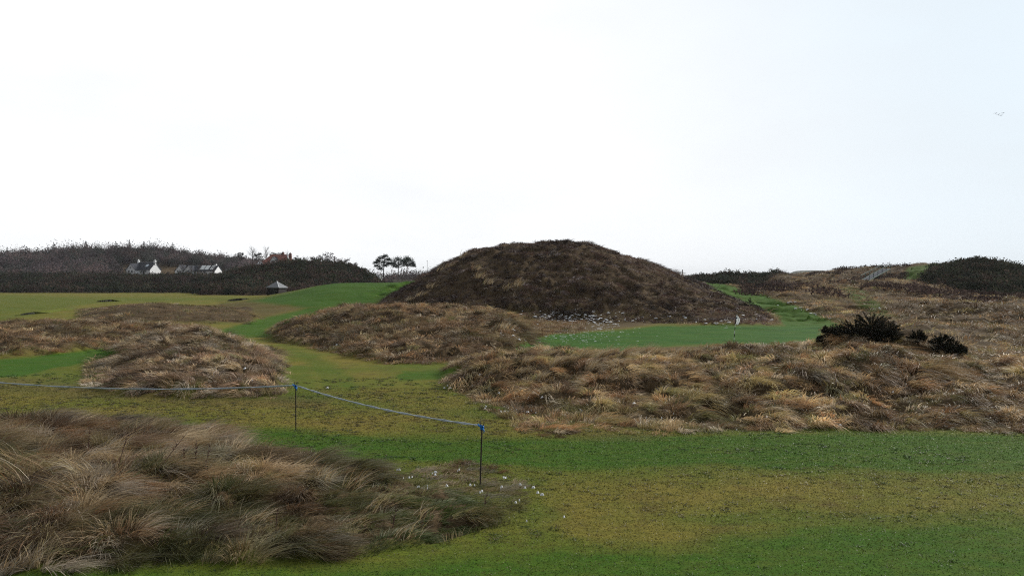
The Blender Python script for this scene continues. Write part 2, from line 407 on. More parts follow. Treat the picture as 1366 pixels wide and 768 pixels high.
def ground_material():
    m, nt, b = nodes_of('turf')
    geo = N(nt, 'ShaderNodeNewGeometry'); pos = geo.outputs['Position']
    zn = N(nt, 'ShaderNodeAttribute', attribute_name='zone')
    sep = N(nt, 'ShaderNodeSeparateColor'); nt.links.new(zn.outputs['Color'], sep.inputs[0])
    g, r, far = sep.outputs[0], sep.outputs[1], sep.outputs[2]
    deep = zn.outputs['Alpha']
    fine = noise_node(nt, 22, 6, .75, pos); med = noise_node(nt, 2.6, 5, .65, pos); big = noise_node(nt, .35, 4, .6, pos); grain = noise_node(nt, 60, 2, .8, pos)
    green = mix(nt, med, (.028, .076, .005), (.052, .108, .009))
    green = mix(nt, deep, green, mix(nt, ramp(nt, noise_node(nt, .55, 5, .65, pos, (.6, 1.6, 1)), [(.36, (0, 0, 0)), (.64, (1, 1, 1))]), (.012, .072, .010), (.034, .104, .010)))
    green = mix(nt, math_(nt, 'MULTIPLY', ramp(nt, noise_node(nt, 1, 5, .7, pos, (.5, 2.2, 1)), [(.46, (0, 0, 0)), (.72, (1, 1, 1))]), .28), green, (.120, .110, .022))
    dry = mix(nt, med, (.108, .098, .016), (.196, .156, .034))
    dry = mix(nt, math_(nt, 'MULTIPLY', ramp(nt, big, [(.40, (0, 0, 0)), (.62, (1, 1, 1))]), .7), dry, (.088, .112, .014))
    dry = mix(nt, ramp(nt, noise_node(nt, 1.1, 6, .7, pos), [(.52, (0, 0, 0)), (.68, (.75, .75, .75))]), dry, (.085, .060, .020))
    rough = mix(nt, med, (.050, .034, .020), (.110, .076, .042))
    gn = math_(nt, 'ADD', g, math_(nt, 'MULTIPLY', math_(nt, 'SUBTRACT', med, .5), .9))
    gm = N(nt, 'ShaderNodeClamp'); nt.links.new(math_(nt, 'MULTIPLY', gn, math_(nt, 'MINIMUM', math_(nt, 'MULTIPLY', g, 3.0), 1.0)), gm.inputs[0])
    c = mix(nt, gm.outputs[0], dry, green)
    c = mix(nt, r, c, rough)
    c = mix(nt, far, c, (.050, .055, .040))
    c = mix(nt, .8, c, ramp(nt, noise_node(nt, 4.5, 5, .7, pos, (.7, 1.6, 1)), [(.3, (.66, .70, .66)), (.5, (1, 1, 1)), (.7, (1.32, 1.28, 1.2))]), 'MULTIPLY')
    c = mix(nt, .85, c, ramp(nt, fine, [(.28, (.66, .66, .66)), (.5, (.97, .97, .97)), (.75, (1.35, 1.35, 1.28))]), 'MULTIPLY')
    c = mix(nt, .8, c, ramp(nt, grain, [(.32, (.52, .55, .52)), (.5, (1, 1, 1)), (.68, (1.55, 1.5, 1.42))]), 'MULTIPLY')
    nt.links.new(c, b.inputs['Base Color'])
    b.inputs['Roughness'].default_value = .95; b.inputs['Specular IOR Level'].default_value = .05
    bp = N(nt, 'ShaderNodeBump'); bp.inputs['Strength'].default_value = .25; bp.inputs['Distance'].default_value = .05
    nt.links.new(fine, bp.inputs['Height']); nt.links.new(bp.outputs[0], b.inputs['Normal'])
    return m

M_TURF = ground_material()
M_GRASS = foliage_mat('dry_grass', .22, .55, .25)
M_LEAF = foliage_mat('leaves', 0, .9, .03)
M_FARLEAF = foliage_mat('far_leaves', .48, .95, .02)
M_SNOW = plain('snow', (.78, .80, .83), .7, .06, 9)
M_IRON = plain('rusty_iron', (.045, .036, .032), .6, .6, 40)
M_ROPE = plain('grey_blue_rope', (.42, .49, .56), .7, .3, 60)
M_TWINE = plain('blue_twine', (.02, .20, .62), .55, .3, 50)
M_WHITEPAINT = plain('white_paint', (.78, .80, .80), .5, .06, 8)
M_BLACKPAINT = plain('black_paint', (.03, .03, .035), .5, .2, 8)
M_FLAG = plain('white_flag_cloth', (.80, .82, .84), .8, .08, 12)
M_FLAGBLUE = plain('blue_flag_print', (.05, .16, .45), .8, .1, 12)
M_HARL = plain('white_harling', (.86, .88, .90), .9, .10, 1.5)
M_SLATE = plain('grey_slate', (.040, .043, .055), .8, .3, 2.5, .15)
M_REDTILE = plain('red_roof_tile', (.27, .10, .075), .8, .25, 2.0)
M_BRICK = plain('red_brick', (.16, .07, .055), .85, .3, 3.0)
M_GLASS = plain('window_glass', (.05, .065, .085), .15, .2, 1.0, .6)
M_PALEGLASS = plain('pale_conservatory_glass', (.42, .50, .58), .2, .15, 1.0, .6)
M_DARKWOOD = plain('dark_stained_wood', (.020, .014, .014), .8, .35, 4)
M_PALEROOF = plain('pale_roof_grey', (.62, .64, .66), .5, .1, 4)  # roof trims and small pale roofs; also sunlight painted on the red roof
M_BARK = plain('bark', (.050, .040, .036), .9, .3, 5)
M_STALK = plain('dead_stem', (.10, .055, .045), .9, .3, 20)
M_TIMBER = plain('weathered_green_timber', (.09, .14, .12), .8, .3, 5)
M_PALETIMBER = plain('snow_dusted_tread', (.17, .18, .21), .8, .2, 3)
M_SOD = plain('dark_stacked_sod', (.018, .020, .014), .95, .5, 6)
M_STONE = plain('pale_field_stone', (.34, .32, .29), .9, .3, 4)
M_BIRD = plain('dark_feathers', (.06, .07, .09), .8, .2, 5)

# ------------------------------------------------------------------ build the ground sheet
cols = np.concatenate([np.arange(-1500, -160, 20.), np.arange(-160, 1526, 2.0), np.arange(1526, 2900, 20.)])
rows = np.concatenate([np.linspace(1.0, 8, 50)[:-1], np.exp(np.arange(math.log(8), math.log(480), .0052)), np.exp(np.arange(math.log(480), math.log(4600), .03))])
GX = ((cols - CX) / F)[None, :] * rows[:, None]
GY = np.repeat(rows[:, None], len(cols), 1)
nr, nc = GX.shape
fx, fy = GX.ravel(), GY.ravel()
GZ, GR, GW = terrain(fx, fy)
gg, rr, dd = zones(fx, fy, GZ, GR, GW)
rr = np.where(np.isin(GW, [MORD.index(k) for k in ('wood_hill', 'gorse_band', 'gorse_dome', 'gorse_hill', 'far_gorse')]), 1.0, rr)
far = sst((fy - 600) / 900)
GZ2 = GZ.reshape(nr, nc)
V = np.stack([fx, fy, GZ], 1)
# normals of the whole sheet, so that pieces meet without a seam
Pq = V.reshape(nr, nc, 3)
du = np.gradient(Pq, axis=1); dv = np.gradient(Pq, axis=0)
nn = np.cross(du, dv); nn /= np.linalg.norm(nn, axis=2, keepdims=True) + 1e-12
nn = nn.reshape(-1, 3)
zone = np.stack([gg, rr, far, dd], 1).astype(np.float32)
ii = (np.arange(nr - 1)[:, None] * nc + np.arange(nc - 1)[None, :]).ravel()
quads = np.stack([ii, ii + 1, ii + nc + 1, ii + nc], 1)
fw = GW[ii]
PIECES = {
 'dune': (['dune'], 'big dark brown dune of heather and grass rising behind the putting green', 'dune'),
 'grass_mound': (['front'], 'low mound of long wind-combed dry grass at the near left', 'mound'),
 'grass_mound.001': (['right'], 'long bank of tussocky straw-brown grass in front of the putting green', 'mound'),
 'grass_mound.002': (['left'], 'rounded greyish grass mound behind the rope on the left', 'mound'),
 'grass_mound.003': (['west'], 'brown grass mound beyond the small green strip at the left edge', 'mound'),
 'grass_mound.004': (['mid', 'ledge', 'bank'], 'wide low brown mound between the winding path and the big dune', 'mound'),
 'hill': (['wood_hill', 'gorse_band', 'gorse_dome'], 'dark hill under woodland and gorse behind the white houses', 'hill'),
 'hill.001': (['gorse_hill'], 'hill under dark gorse on the skyline at the right', 'hill'),
 'hill.002': (['far_hill', 'far_land'], 'hazy blue far hill and low land beyond the links', 'hill'),
 'tee_plateau': (['plateau'], 'smooth bright green raised tee in front of the pines', 'plateau'),
}
taken = np.zeros(len(quads), bool)
def piece(name, sel, label, cat):
    q = quads[sel]
    u, inv = np.unique(q.ravel(), return_inverse=True)
    o = np_mesh(name, V[u], inv, np.full(len(q), 4), M_TURF, None, zone[u], True, 'zone')
    o.data.normals_split_custom_set_from_vertices(nn[u])
    return tag(o, label, cat, None, 'structure')
for nm, (keys, lab, cat) in PIECES.items():
    s = np.isin(fw, [MORD.index(k) for k in keys]) & ~taken
    taken |= s
    piece(nm, s, lab, cat)
# the putting green is a surface of its own
fcx = CX + F * fx[ii] / fy[ii]
sgreen = (~taken) & (dd[ii] > .45) & (fy[ii] > 36) & (fy[ii] < 80) & (fcx > 690) & (fcx < 1110)
taken |= sgreen
piece('putting_green', sgreen, 'deep green mown putting surface with the flag, below the big dune', 'green')
piece('ground', ~taken, 'mown golf links turf, green and yellowed, running to the horizon', 'ground')

# ------------------------------------------------------------------ grass
def blades(root, dirv, bend, length, width, col, segs=3, side=None):
    """tapered curved blades -> (V, loops, sizes, colours)"""
    n = len(root)
    if side is None:
        a = R.uniform(0, 2 * math.pi, n); side = np.stack([np.cos(a), np.sin(a) * .5, np.zeros(n)], 1)
    side = side - dirv * (side * dirv).sum(1, keepdims=True)
    side /= np.linalg.norm(side, axis=1, keepdims=True) + 1e-9
    nv = 2 * segs + 1
    out = np.zeros((n, nv, 3), np.float32)
    for k in range(segs + 1):
        s = k / segs
        c = root + dirv * (length * s)[:, None] + bend * (length * s * s)[:, None]
        w = (width * (1 - s ** 1.6) * .5)[:, None]
        if k < segs:
            out[:, 2 * k] = c - side * w; out[:, 2 * k + 1] = c + side * w
        else: out[:, 2 * k] = c
    fl = []
    sz = []
    for k in range(segs - 1): fl += [2 * k, 2 * k + 1, 2 * k + 3, 2 * k + 2]; sz.append(4)
    fl += [2 * segs - 2, 2 * segs - 1, 2 * segs]; sz.append(3)
    loops = (np.arange(n)[:, None] * nv + np.array(fl)[None, :]).ravel()
    C = np.repeat(col[:, None, :], nv, 1)
    return out.reshape(-1, 3), loops, np.tile(sz, n), C.reshape(-1, 3)

STRAW = np.array([(.42, .33, .19), (.30, .215, .115), (.20, .125, .070), (.115, .070, .045), (.24, .20, .085), (.11, .12, .045), (.38, .33, .25), (.26, .145, .070)])
#                 pale           tan               brown             dark              olive straw       green            grey bleached     rust
def palette(w, n):
    w = np.array(w, float); w /= w.sum()
    return STRAW[R.choice(len(w), n, p=w)]

def sites(dmin, dmax, spacing, pxa=-60, pxb=1430):
    """jittered world grid inside the view wedge"""
    xa = min(x_at(pxa, dmin), x_at(pxa, dmax)); xb = max(x_at(pxb, dmin), x_at(pxb, dmax))
    gx, gy = np.meshgrid(np.arange(xa, xb, spacing), np.arange(dmin, dmax, spacing))
    x = (gx + R.uniform(-.5, .5, gx.shape) * spacing).ravel(); y = (gy + R.uniform(-.5, .5, gy.shape) * spacing).ravel()
    px = CX + F * x / y
    s = (px > pxa) & (px < pxb) & (y > dmin) & (y < dmax)
    return x[s], y[s]

def tussocks(name, label, keys, dmin, dmax, spacing, nb, length, width, weights, pxa=-60, pxb=1430, wind=(.35, .05), radius=.45, droop=.7, dens=None,
             roughmin=.1, segs=3, extra=False, lift=1.0, weights2=None, patch=2.5, gain=1.15, greener=None, shorter=None):
    x, y = sites(dmin, dmax, spacing, pxa, pxb)
    z, rg, who = terrain(x, y)
    g, rgh, dp = zones(x, y, z, rg, who)
    ids = [MORD.index(k) for k in keys]
    if extra: ok = (rgh > roughmin) & (np.isin(who, ids) | (who < 0))
    else: ok = np.isin(who, ids) & (rgh > roughmin)
    ok &= R.uniform(0, 1, len(x)) < (.55 + .6 * rgh)
    if dens is not None: ok &= dens(CX + F * x / y, py_at(z, y), x, y)
    x, y = x[ok], y[ok]
    n = len(x)
    if n == 0: print('no grass for', name); return
    e = .022 * max(1, spacing * 2)
    z0 = terrain(x, y)[0]
    sx = (terrain(x + e * 4, y)[0] - terrain(x - e * 4, y)[0]) / (8 * e); sy = (terrain(x, y + e * 4)[0] - terrain(x, y - e * 4)[0]) / (8 * e)
    sx = np.clip(sx, -1.3, 1.3); sy = np.clip(sy, -1.3, 1.3)
    who2 = who[ok]; cr = np.full(n, .5); dome = np.full(n, .7); rgk = rgh[ok]
    for kk in keys:
        q = who2 == MORD.index(kk)
        if q.any(): _, cr[q], dome[q] = lumps(kk, x[q], y[q])
    flow = fbm(x / (spacing * 6), y / (spacing * 6), 120, 2) * 2 * math.pi * 2.2
    Tx = wind[0] - 1.25 * sx + .42 * np.cos(flow); Ty = wind[1] - 1.25 * sy + .42 * np.sin(flow)
    size = (.55 + .9 * fbm(x / (spacing * 4), y / (spacing * 4), 130, 2)) * R.uniform(.75, 1.25, n)
    nbs = np.maximum(3, (nb * np.clip(size, .5, 1.5) * R.uniform(.7, 1.3, n)).astype(int))
    idx = np.repeat(np.arange(n), nbs); m = len(idx)
    ang = R.uniform(0, 2 * math.pi, m); rad = np.sqrt(R.uniform(0, 1, m)) * radius * spacing
    rx = x[idx] + np.cos(ang) * rad; ry = y[idx] + np.sin(ang) * rad
    rz = z0[idx] + sx[idx] * (rx - x[idx]) + sy[idx] * (ry - y[idx]) - .02
    L = length * size[idx] * R.uniform(.55, 1.25, m) * (.42 + .85 * dome * np.clip(.35 + rgk, 0, 1))[idx]
    out = .75 * rad / (radius * spacing)
    dv_ = np.stack([Tx[idx] * .8 + np.cos(ang) * out * .35 + R.normal(0, .1, m), Ty[idx] * .8 + np.sin(ang) * out * .35 + R.normal(0, .1, m), np.full(m, lift)], 1)
    dv_ /= np.linalg.norm(dv_, axis=1, keepdims=True)
    dr = droop * R.uniform(.55, 1.3, m)
    bend = np.stack([Tx[idx] * .6 + np.cos(ang) * out * .3 + R.normal(0, .07, m), Ty[idx] * .6 + np.sin(ang) * out * .3 + R.normal(0, .07, m), -dr], 1)
    pn = fbm(x / patch, y / patch, 140, 3)
    base1 = palette(weights, n)
    if weights2 is not None:
        base2 = palette(weights2, n); pick = sst((pn - .40) / .2) > R.uniform(0, 1, n)
        base1 = np.where(pick[:, None], base2, base1)
    w_all = palette(weights, m)
    c = base1[idx] * .75 + w_all * .25
    sh = (.36 + 1.3 * pn) * (.45 + 1.15 * cr)
    c = c * sh[idx][:, None] * R.uniform(.72, 1.28, m)[:, None] * gain
    if greener is not None:
        gm_ = greener(CX + F * x / y, py_at(z0, y), x, y)[idx][:, None] * R.uniform(.5, 1.2, m)[:, None]
        c = c * (1 - np.clip(gm_, 0, 1)) + np.clip(gm_, 0, 1) * np.array([.085, .115, .030]) * R.uniform(.6, 1.4, m)[:, None]
    if shorter is not None: L = L * shorter(CX + F * x / y, py_at(z0, y))[idx]
    W = width * R.uniform(.6, 1.3, m)
    B = blades(np.stack([rx, ry, rz], 1), dv_, bend, L, W, c, segs)
    o = np_mesh(name, B[0], B[1], B[2], M_GRASS, None, B[3], False)
    tag(o, label, 'grass', None, 'stuff')
    print(name, n, 'tussocks', m, 'blades')
    return o

W_BROWN = (2, 3.2, 2.2, 1.0, 1.6, .5, 1.0, 1.6)
W_PALE = (3, 3, 1, .6, 1, .5, 3, .4)
W_DARK = (.15, .6, 2, 5, .4, .5, .4, .6)
W_HEATH = (.1, .4, 1.1, 5, .3, .3, .6, .4)
W_OLIVE = (.8, 1.5, 1, .6, 3, 2, .4, .6)
W_GREEN = (.4, .6, .4, .4, 1.5, 5, .6, .2)

# near mound: long wind-combed marram
tussocks('rough_grass', 'long wind-combed dry grass covering the near left mound', ['front'], 9.0, 21.5, .22, 60, .46, .0105, W_BROWN, pxa=-420, pxb=760, wind=(.55, .0), droop=.62, weights2=W_PALE, segs=4, patch=1.6, radius=.6, extra=True, roughmin=.1, gain=np.array([.82, .82, .88]),
         shorter=lambda px, py: 1 - .60 * sst((px - 230) / 330), greener=lambda px, py, x, y: .75 * sst((px - 380) / 260) * sst((py - 625) / 60) + .5 * sst((fbm(x / 1.1, y / 1.1, 210, 2) - .5) / .12) * (py > 600))
tussocks('rough_grass.001', 'green blades growing through the dry grass of the near left mound', ['front'], 9.5, 18, .5, 34, .34, .008, W_GREEN, pxa=-90, pxb=730, wind=(.5, 0), droop=.5, segs=3, radius=.5,
         dens=lambda px, py, x, y: fbm(x / 1.2, y / 1.2, 200, 2) > .47)
tussocks('rough_grass.002', 'tussocky straw-brown grass covering the long bank before the putting green', ['right'], 19, 36, .31, 54, .40, .017, W_BROWN, pxa=560, pxb=1780, wind=(.22, -.12), droop=.85, weights2=W_OLIVE, patch=2.2, radius=.55, extra=True, gain=np.array([1.44, 1.42, 1.42]))
tussocks('rough_grass.003', 'bleached grey grass covering the rounded mound behind the rope', ['left'], 24, 44, .34, 44, .38, .018, W_PALE, pxa=20, pxb=460, wind=(-.3, -.1), droop=.8, weights2=W_DARK, patch=2.0, radius=.55, gain=np.array([1.38, 1.38, 1.5]))
tussocks('rough_grass.004', 'rusty brown grass covering the mound at the left edge beyond the green strip', ['west'], 35, 64, .45, 36, .42, .024, W_BROWN, pxa=-420, pxb=330, wind=(.1, -.1), droop=.8, weights2=W_DARK, patch=3, radius=.55)
tussocks('rough_grass.005', 'brown tussock grass covering the wide low mound beside the winding path', ['mid', 'ledge', 'bank'], 32, 76, .46, 36, .44, .025, W_BROWN, pxa=330, pxb=780, wind=(.1, -.1), droop=.8, weights2=W_DARK, patch=3, radius=.55, extra=True)
tussocks('heather', 'dark heathery grass covering the big dune', ['dune'], 62, 112, .52, 30, .38, .034, W_HEATH, pxa=470, pxb=1040, wind=(.05, -.05), droop=.75, weights2=(.2, .9, 2.2, 3.5, .6, .4, .5, .6), patch=6, radius=.6, gain=np.array([.52, .51, .70]))
tussocks('rough_grass.006', 'patchy brown rough grass on the far left hump by the bunkers', ['hump'], 60, 108, .75, 20, .30, .03, W_OLIVE, pxb=440, wind=(.1, -.1), droop=.8, weights2=W_DARK, patch=4, extra=True)
tussocks('rough_grass.007', 'tawny rough grass on the low rise just behind the gorse bushes at the right', ['near_east', 'swell'], 34, 130, .75, 26, .48, .03, W_BROWN, pxa=940, pxb=1700, wind=(.1, -.15), droop=.8, weights2=W_OLIVE, patch=4, extra=True, radius=.6, gain=1.25)
tussocks('rough_grass.009', 'patchy orange-brown and dark rough grass rolling up the dunes on the far right', ['east', 'field', 'spur', 'bluff'], 56, 178, 1.0, 26, .60, .045, W_BROWN, pxa=900, pxb=1640, wind=(.1, -.15), droop=.8, weights2=W_DARK, patch=8, radius=.6, gain=1.25)
tussocks('rough_grass.008', 'brown rough grass on the skyline ridge at the right', ['ridge'], 165, 232, 1.5, 22, .7, .06, W_BROWN, pxa=1000, wind=(.1, -.15), droop=.7, weights2=W_DARK, patch=12)
# pale plumes standing on crests
def plume(px, py, n, L, wind, w=.012, cols=W_PALE, spread=.16, dmin=0):
    p = hit(px, py, dmin); ang = R.uniform(0, 2 * math.pi, n); rad = np.sqrt(R.uniform(0, 1, n)) * spread
    root = np.stack([p.x + np.cos(ang) * rad, p.y + np.sin(ang) * rad, np.full(n, p.z - .03)], 1)
    dv_ = np.stack([wind * .5 + R.normal(0, .22, n), R.normal(0, .15, n), np.ones(n)], 1); dv_ /= np.linalg.norm(dv_, axis=1, keepdims=True)
    bend = np.stack([wind * .8 + R.normal(0, .15, n), R.normal(0, .1, n), -R.uniform(.2, .55, n)], 1)
    return blades(root, dv_, bend, L * R.uniform(.5, 1.1, n), np.full(n, w) * R.uniform(.7, 1.2, n), palette(cols, n) * R.uniform(1.0, 1.75, n)[:, None], 5)
PL = [(a_, b_, int(c_ * 1.7), d_, e_) for a_, b_, c_, d_, e_ in [(738, 492, 130, .75, .5), (752, 486, 90, .7, .6), (776, 482, 110, .8, .55), (786, 497, 120, .7, .5), (800, 478, 60, .75, .6), (830, 477, 70, .8, .6), (850, 476, 70, .75, .6), (872, 475, 50, .6, .5),
      (858, 473, 40, .8, .6), (905, 474, 40, .6, .4), (742, 476, 60, .5, .3), (812, 476, 45, .7, .5), (700, 488, 60, .5, .4), (670, 492, 40, .45, .4), (1010, 470, 30, .45, .3), (965, 472, 30, .45, .2), (690, 500, 60, .5, .5), (720, 505, 60, .5, .5), (770, 510, 60, .5, .5), (820, 500, 50, .45, .4), (650, 500, 50, .4, .4), (930, 480, 40, .4, .2), (1060, 480, 40, .4, .2), (1120, 475, 40, .4, .2)]]
def plumes(name, label, lst, w=.012, dmin=0, cat='grass tufts', cols=W_PALE, spread=.16):
    Vs, Ls, Ss, Cs = [], [], [], []; off = 0
    for px, py, n, L, wd in lst:
        b = plume(px, py, n, L, wd, w, cols, spread, dmin); Vs.append(b[0]); Ls.append(b[1] + off); Ss.append(b[2]); Cs.append(b[3]); off += len(b[0])
    return tag(np_mesh(name, np.concatenate(Vs), np.concatenate(Ls), np.concatenate(Ss), M_GRASS, None, np.concatenate(Cs)), label, cat, None, 'stuff')
plumes('marram_grass', 'pale marram plumes blowing along the crest of the bank before the green', PL, .016)
plumes('marram_grass.001', 'long pale marram blades arching over the near left mound', [
    (70, 640, 60, .95, -.9), (25, 650, 50, 1.0, -.9), (100, 668, 60, .8, -.8), (150, 600, 40, .7, .6), (186, 578, 36, .55, .3), (300, 590, 30, .6, .5), (345, 612, 60, .7, .5), (400, 625, 60, .6, .6), (470, 650, 60, .6, .6),
    (430, 640, 60, .6, .5), (230, 690, 60, .6, .7), (330, 700, 60, .6, .7), (500, 680, 50, .5, .6), (460, 705, 50, .5, .6), (560, 690, 50, .4, .5), (120, 640, 60, .8, -.7), (540, 715, 40, .45, .7), (270, 660, 50, .6, .6), (60, 600, 50, .7, .5), (20, 620, 60, .9, -.7)], .0085, spread=.22)
plumes('marram_grass.002', 'pale grass tufts on the left shoulder of the big dune', [(618, 345, 60, 1.5, .6), (600, 357, 40, 1.2, .6), (588, 362, 40, 1.0, .6), (632, 362, 50, 1.3, .5), (650, 380, 50, 1.2, .5), (675, 388, 50, 1.3, .4), (690, 382, 50, 1.3, .4), (640, 372, 40, 1.2, .4),
    (560, 395, 40, 1.0, .5), (575, 385, 40, 1.0, .5), (545, 402, 40, .9, .5), (672, 440, 60, .7, .4)], .035, 40, spread=.5)

# short mown turf near the camera: real blades
def mown():
    n = 620000
    d = np.sqrt(R.uniform(9.2 ** 2, 27 ** 2, n)); px = R.uniform(-420, 1850, n)
    keep = R.uniform(0, 1, n) < np.clip((14 / d) ** 1.5, .15, 1)
    d = d[keep]; x = x_at(px[keep], d); y = d
    z, rg, who = terrain(x, y); g, rgh, dp = zones(x, y, z, rg, who)
    ok = (rgh < .6) & ~(np.isin(who, [MORD.index('right'), MORD.index('left')]))
    x, y, z, g, dp = x[ok], y[ok], z[ok], g[ok], dp[ok]; m = len(x)
    pn = fbm(x / .5, y / .5, 300, 3); pb = fbm(x / 3, y / 3, 310, 2)
    gr = np.clip(g + (pn - .5) * 1.4 + (pb - .5) * .8, 0, 1)[:, None]
    gcol = np.array([(.033, .078, .006), (.064, .106, .012), (.024, .058, .006)])[R.integers(0, 3, m)]
    ycol = np.array([(.130, .108, .026), (.20, .155, .045), (.072, .072, .015), (.10, .068, .028)])[R.integers(0, 4, m)]
    c = (gcol * gr + ycol * (1 - gr)) * R.uniform(.55, 1.45, m)[:, None]
    a = R.uniform(0, 2 * math.pi, m)
    dv_ = np.stack([np.cos(a) * .6, np.sin(a) * .6, np.ones(m)], 1); dv_ /= np.linalg.norm(dv_, axis=1, keepdims=True)
    bend = np.stack([np.cos(a) * .3, np.sin(a) * .3, -.3 * np.ones(m)], 1)
    tall = R.uniform(.016, .036, m)
    B = blades(np.stack([x, y, z - .004], 1), dv_, bend, tall, R.uniform(.008, .016, m) * np.clip(y / 12, .9, 2), c, 1)
    tag(np_mesh('mown_grass', B[0], B[1], B[2], M_GRASS, None, B[3]), 'short mown turf blades on the near fairway, green and yellowed', 'grass', None, 'stuff')
def turf_tufts():
    n = 13000
    d = np.sqrt(R.uniform(9.3 ** 2, 31 ** 2, n)); x = x_at(R.uniform(-420, 1850, n), d); y = d
    z, rg, who = terrain(x, y); g, rgh, dp = zones(x, y, z, rg, who)
    ok = (rgh < .5) & (fbm(x / 1.4, y / .9, 330, 3) + .22 * (1 - g) > .60)
    x, y, z, g = x[ok], y[ok], z[ok], g[ok]; k = len(x); idx = np.repeat(np.arange(k), 12); m = len(idx)
    a = R.uniform(0, 6.28, m); r = R.uniform(0, .06, m)
    dv_ = np.stack([np.cos(a) * .8 + .3, np.sin(a) * .8, np.full(m, .8)], 1); dv_ /= np.linalg.norm(dv_, axis=1, keepdims=True)
    tint = np.where((R.uniform(0, 1, k) < g)[:, None], np.array([.034, .072, .012]), np.array([(.13, .10, .04), (.075, .062, .022), (.06, .075, .018)])[R.integers(0, 3, k)]) * R.uniform(.6, 1.4, k)[:, None]
    B = blades(np.stack([x[idx] + np.cos(a) * r, y[idx] + np.sin(a) * r, z[idx] - .004], 1), dv_, np.stack([np.cos(a) * .3, np.sin(a) * .3, np.full(m, -.5)], 1), R.uniform(.04, .10, m), np.full(m, .008) * np.clip(y[idx] / 13, .9, 2), tint[idx] * R.uniform(.7, 1.3, m)[:, None], 2)
    tag(np_mesh('coarse_grass', B[0], B[1], B[2], M_GRASS, None, B[3]), 'small coarse tufts scattered through the mown turf in front of the rope posts', 'grass', None, 'stuff')
    print('tufts', k)
mown()
turf_tufts()

# ------------------------------------------------------------------ leaf clouds
def cloud(cent, rad, n, size, cols, rng=R, shell=.45, squash=None, flat=.0, var=(.6, 1.45)):
    """n leaf-size faces in each ellipsoid -> V, loops, sizes, colours"""
    cent = np.atleast_2d(cent); k = len(cent)
    rad = np.broadcast_to(np.atleast_2d(rad), (k, 3)); n = np.broadcast_to(n, (k,)).astype(int)
    idx = np.repeat(np.arange(k), n); m = len(idx)
    v = rng.normal(0, 1, (m, 3)); v /= np.linalg.norm(v, axis=1, keepdims=True)
    v[:, 2] = np.where(v[:, 2] < -.35, -v[:, 2] * .6, v[:, 2])
    r = (shell + (1 - shell) * rng.uniform(0, 1, m) ** .6) * (1 + .12 * np.clip(rng.normal(0, 1, m), -2, 1.2))
    p = cent[idx] + v * rad[idx] * r[:, None]
    a = rng.normal(0, 1, (m, 3)); a[:, 2] *= (1 - flat); a /= np.linalg.norm(a, axis=1, keepdims=True)
    b = np.cross(a, v + rng.normal(0, .5, (m, 3))); b /= np.linalg.norm(b, axis=1, keepdims=True) + 1e-9
    s = (size * rng.uniform(.5, 1.3, m))[:, None] if np.isscalar(size) else (np.asarray(size)[idx] * rng.uniform(.5, 1.3, m))[:, None]
    Vv = np.stack([p - a * s, p + b * s * .45, p + a * s, p - b * s * .45], 1).reshape(-1, 3)
    loops = np.arange(m * 4); cols = np.atleast_2d(cols)
    c = cols[rng.integers(0, len(cols), k)][idx] * rng.uniform(var[0], var[1], m)[:, None]
    return Vv, loops, np.full(m, 4), np.repeat(c, 4, 0)

def join(parts):
    off = 0; V_, L_, S_, C_ = [], [], [], []
    for v, l, s, c in parts: V_.append(v); L_.append(l + off); S_.append(s); C_.append(c); off += len(v)
    return np.concatenate(V_), np.concatenate(L_), np.concatenate(S_), np.concatenate(C_)

GORSE = np.array([(.030, .036, .022), (.040, .040, .026), (.056, .042, .034), (.024, .030, .022)])
WOOD = 1.35 * np.array([(.080, .060, .064), (.064, .052, .058), (.095, .070, .068), (.040, .044, .040), (.052, .052, .048)])
HEATHERY = np.array([(.050, .034, .030), (.040, .028, .026), (.060, .044, .036)])

def scrub(name, label, cat, dmin, dmax, spacing, pxa, pxb, keys, r, h, n, size, cols, cond=None, lift=0):
    x, y = sites(dmin, dmax, spacing, pxa, pxb)
    z, rg, who = terrain(x, y)
    ok = np.isin(who, [MORD.index(k) for k in keys])
    if cond is not None: ok &= cond(CX + F * x / y, py_at(z, y), x, y)
    x, y, z = x[ok], y[ok], z[ok]; k = len(x)
    if not k: print('no scrub', name); return
    sc = (.55 + .9 * fbm(x / (spacing * 3), y / (spacing * 3), 400, 2)) * R.uniform(.75, 1.3, k)
    hv = h * sc * R.uniform(.7, 1.15, k)
    cent = np.stack([x, y, z + .25 * hv + lift], 1)
    rad = np.stack([r * sc, r * sc, hv * .75], 1)
    B = list(cloud(cent, rad, np.full(k, n), size, cols, var=(.8, 1.2)))
    tone = np.repeat((.45 + 1.1 * fbm(x / (spacing * 5), y / (spacing * 5), 420, 3)) * R.uniform(.7, 1.3, k), n * 4)
    B[3] = B[3] * tone[:, None]
    print(name, k, 'clumps')
    return tag(np_mesh(name, B[0], B[1], B[2], M_FARLEAF, None, B[3]), label, cat, None, 'stuff')

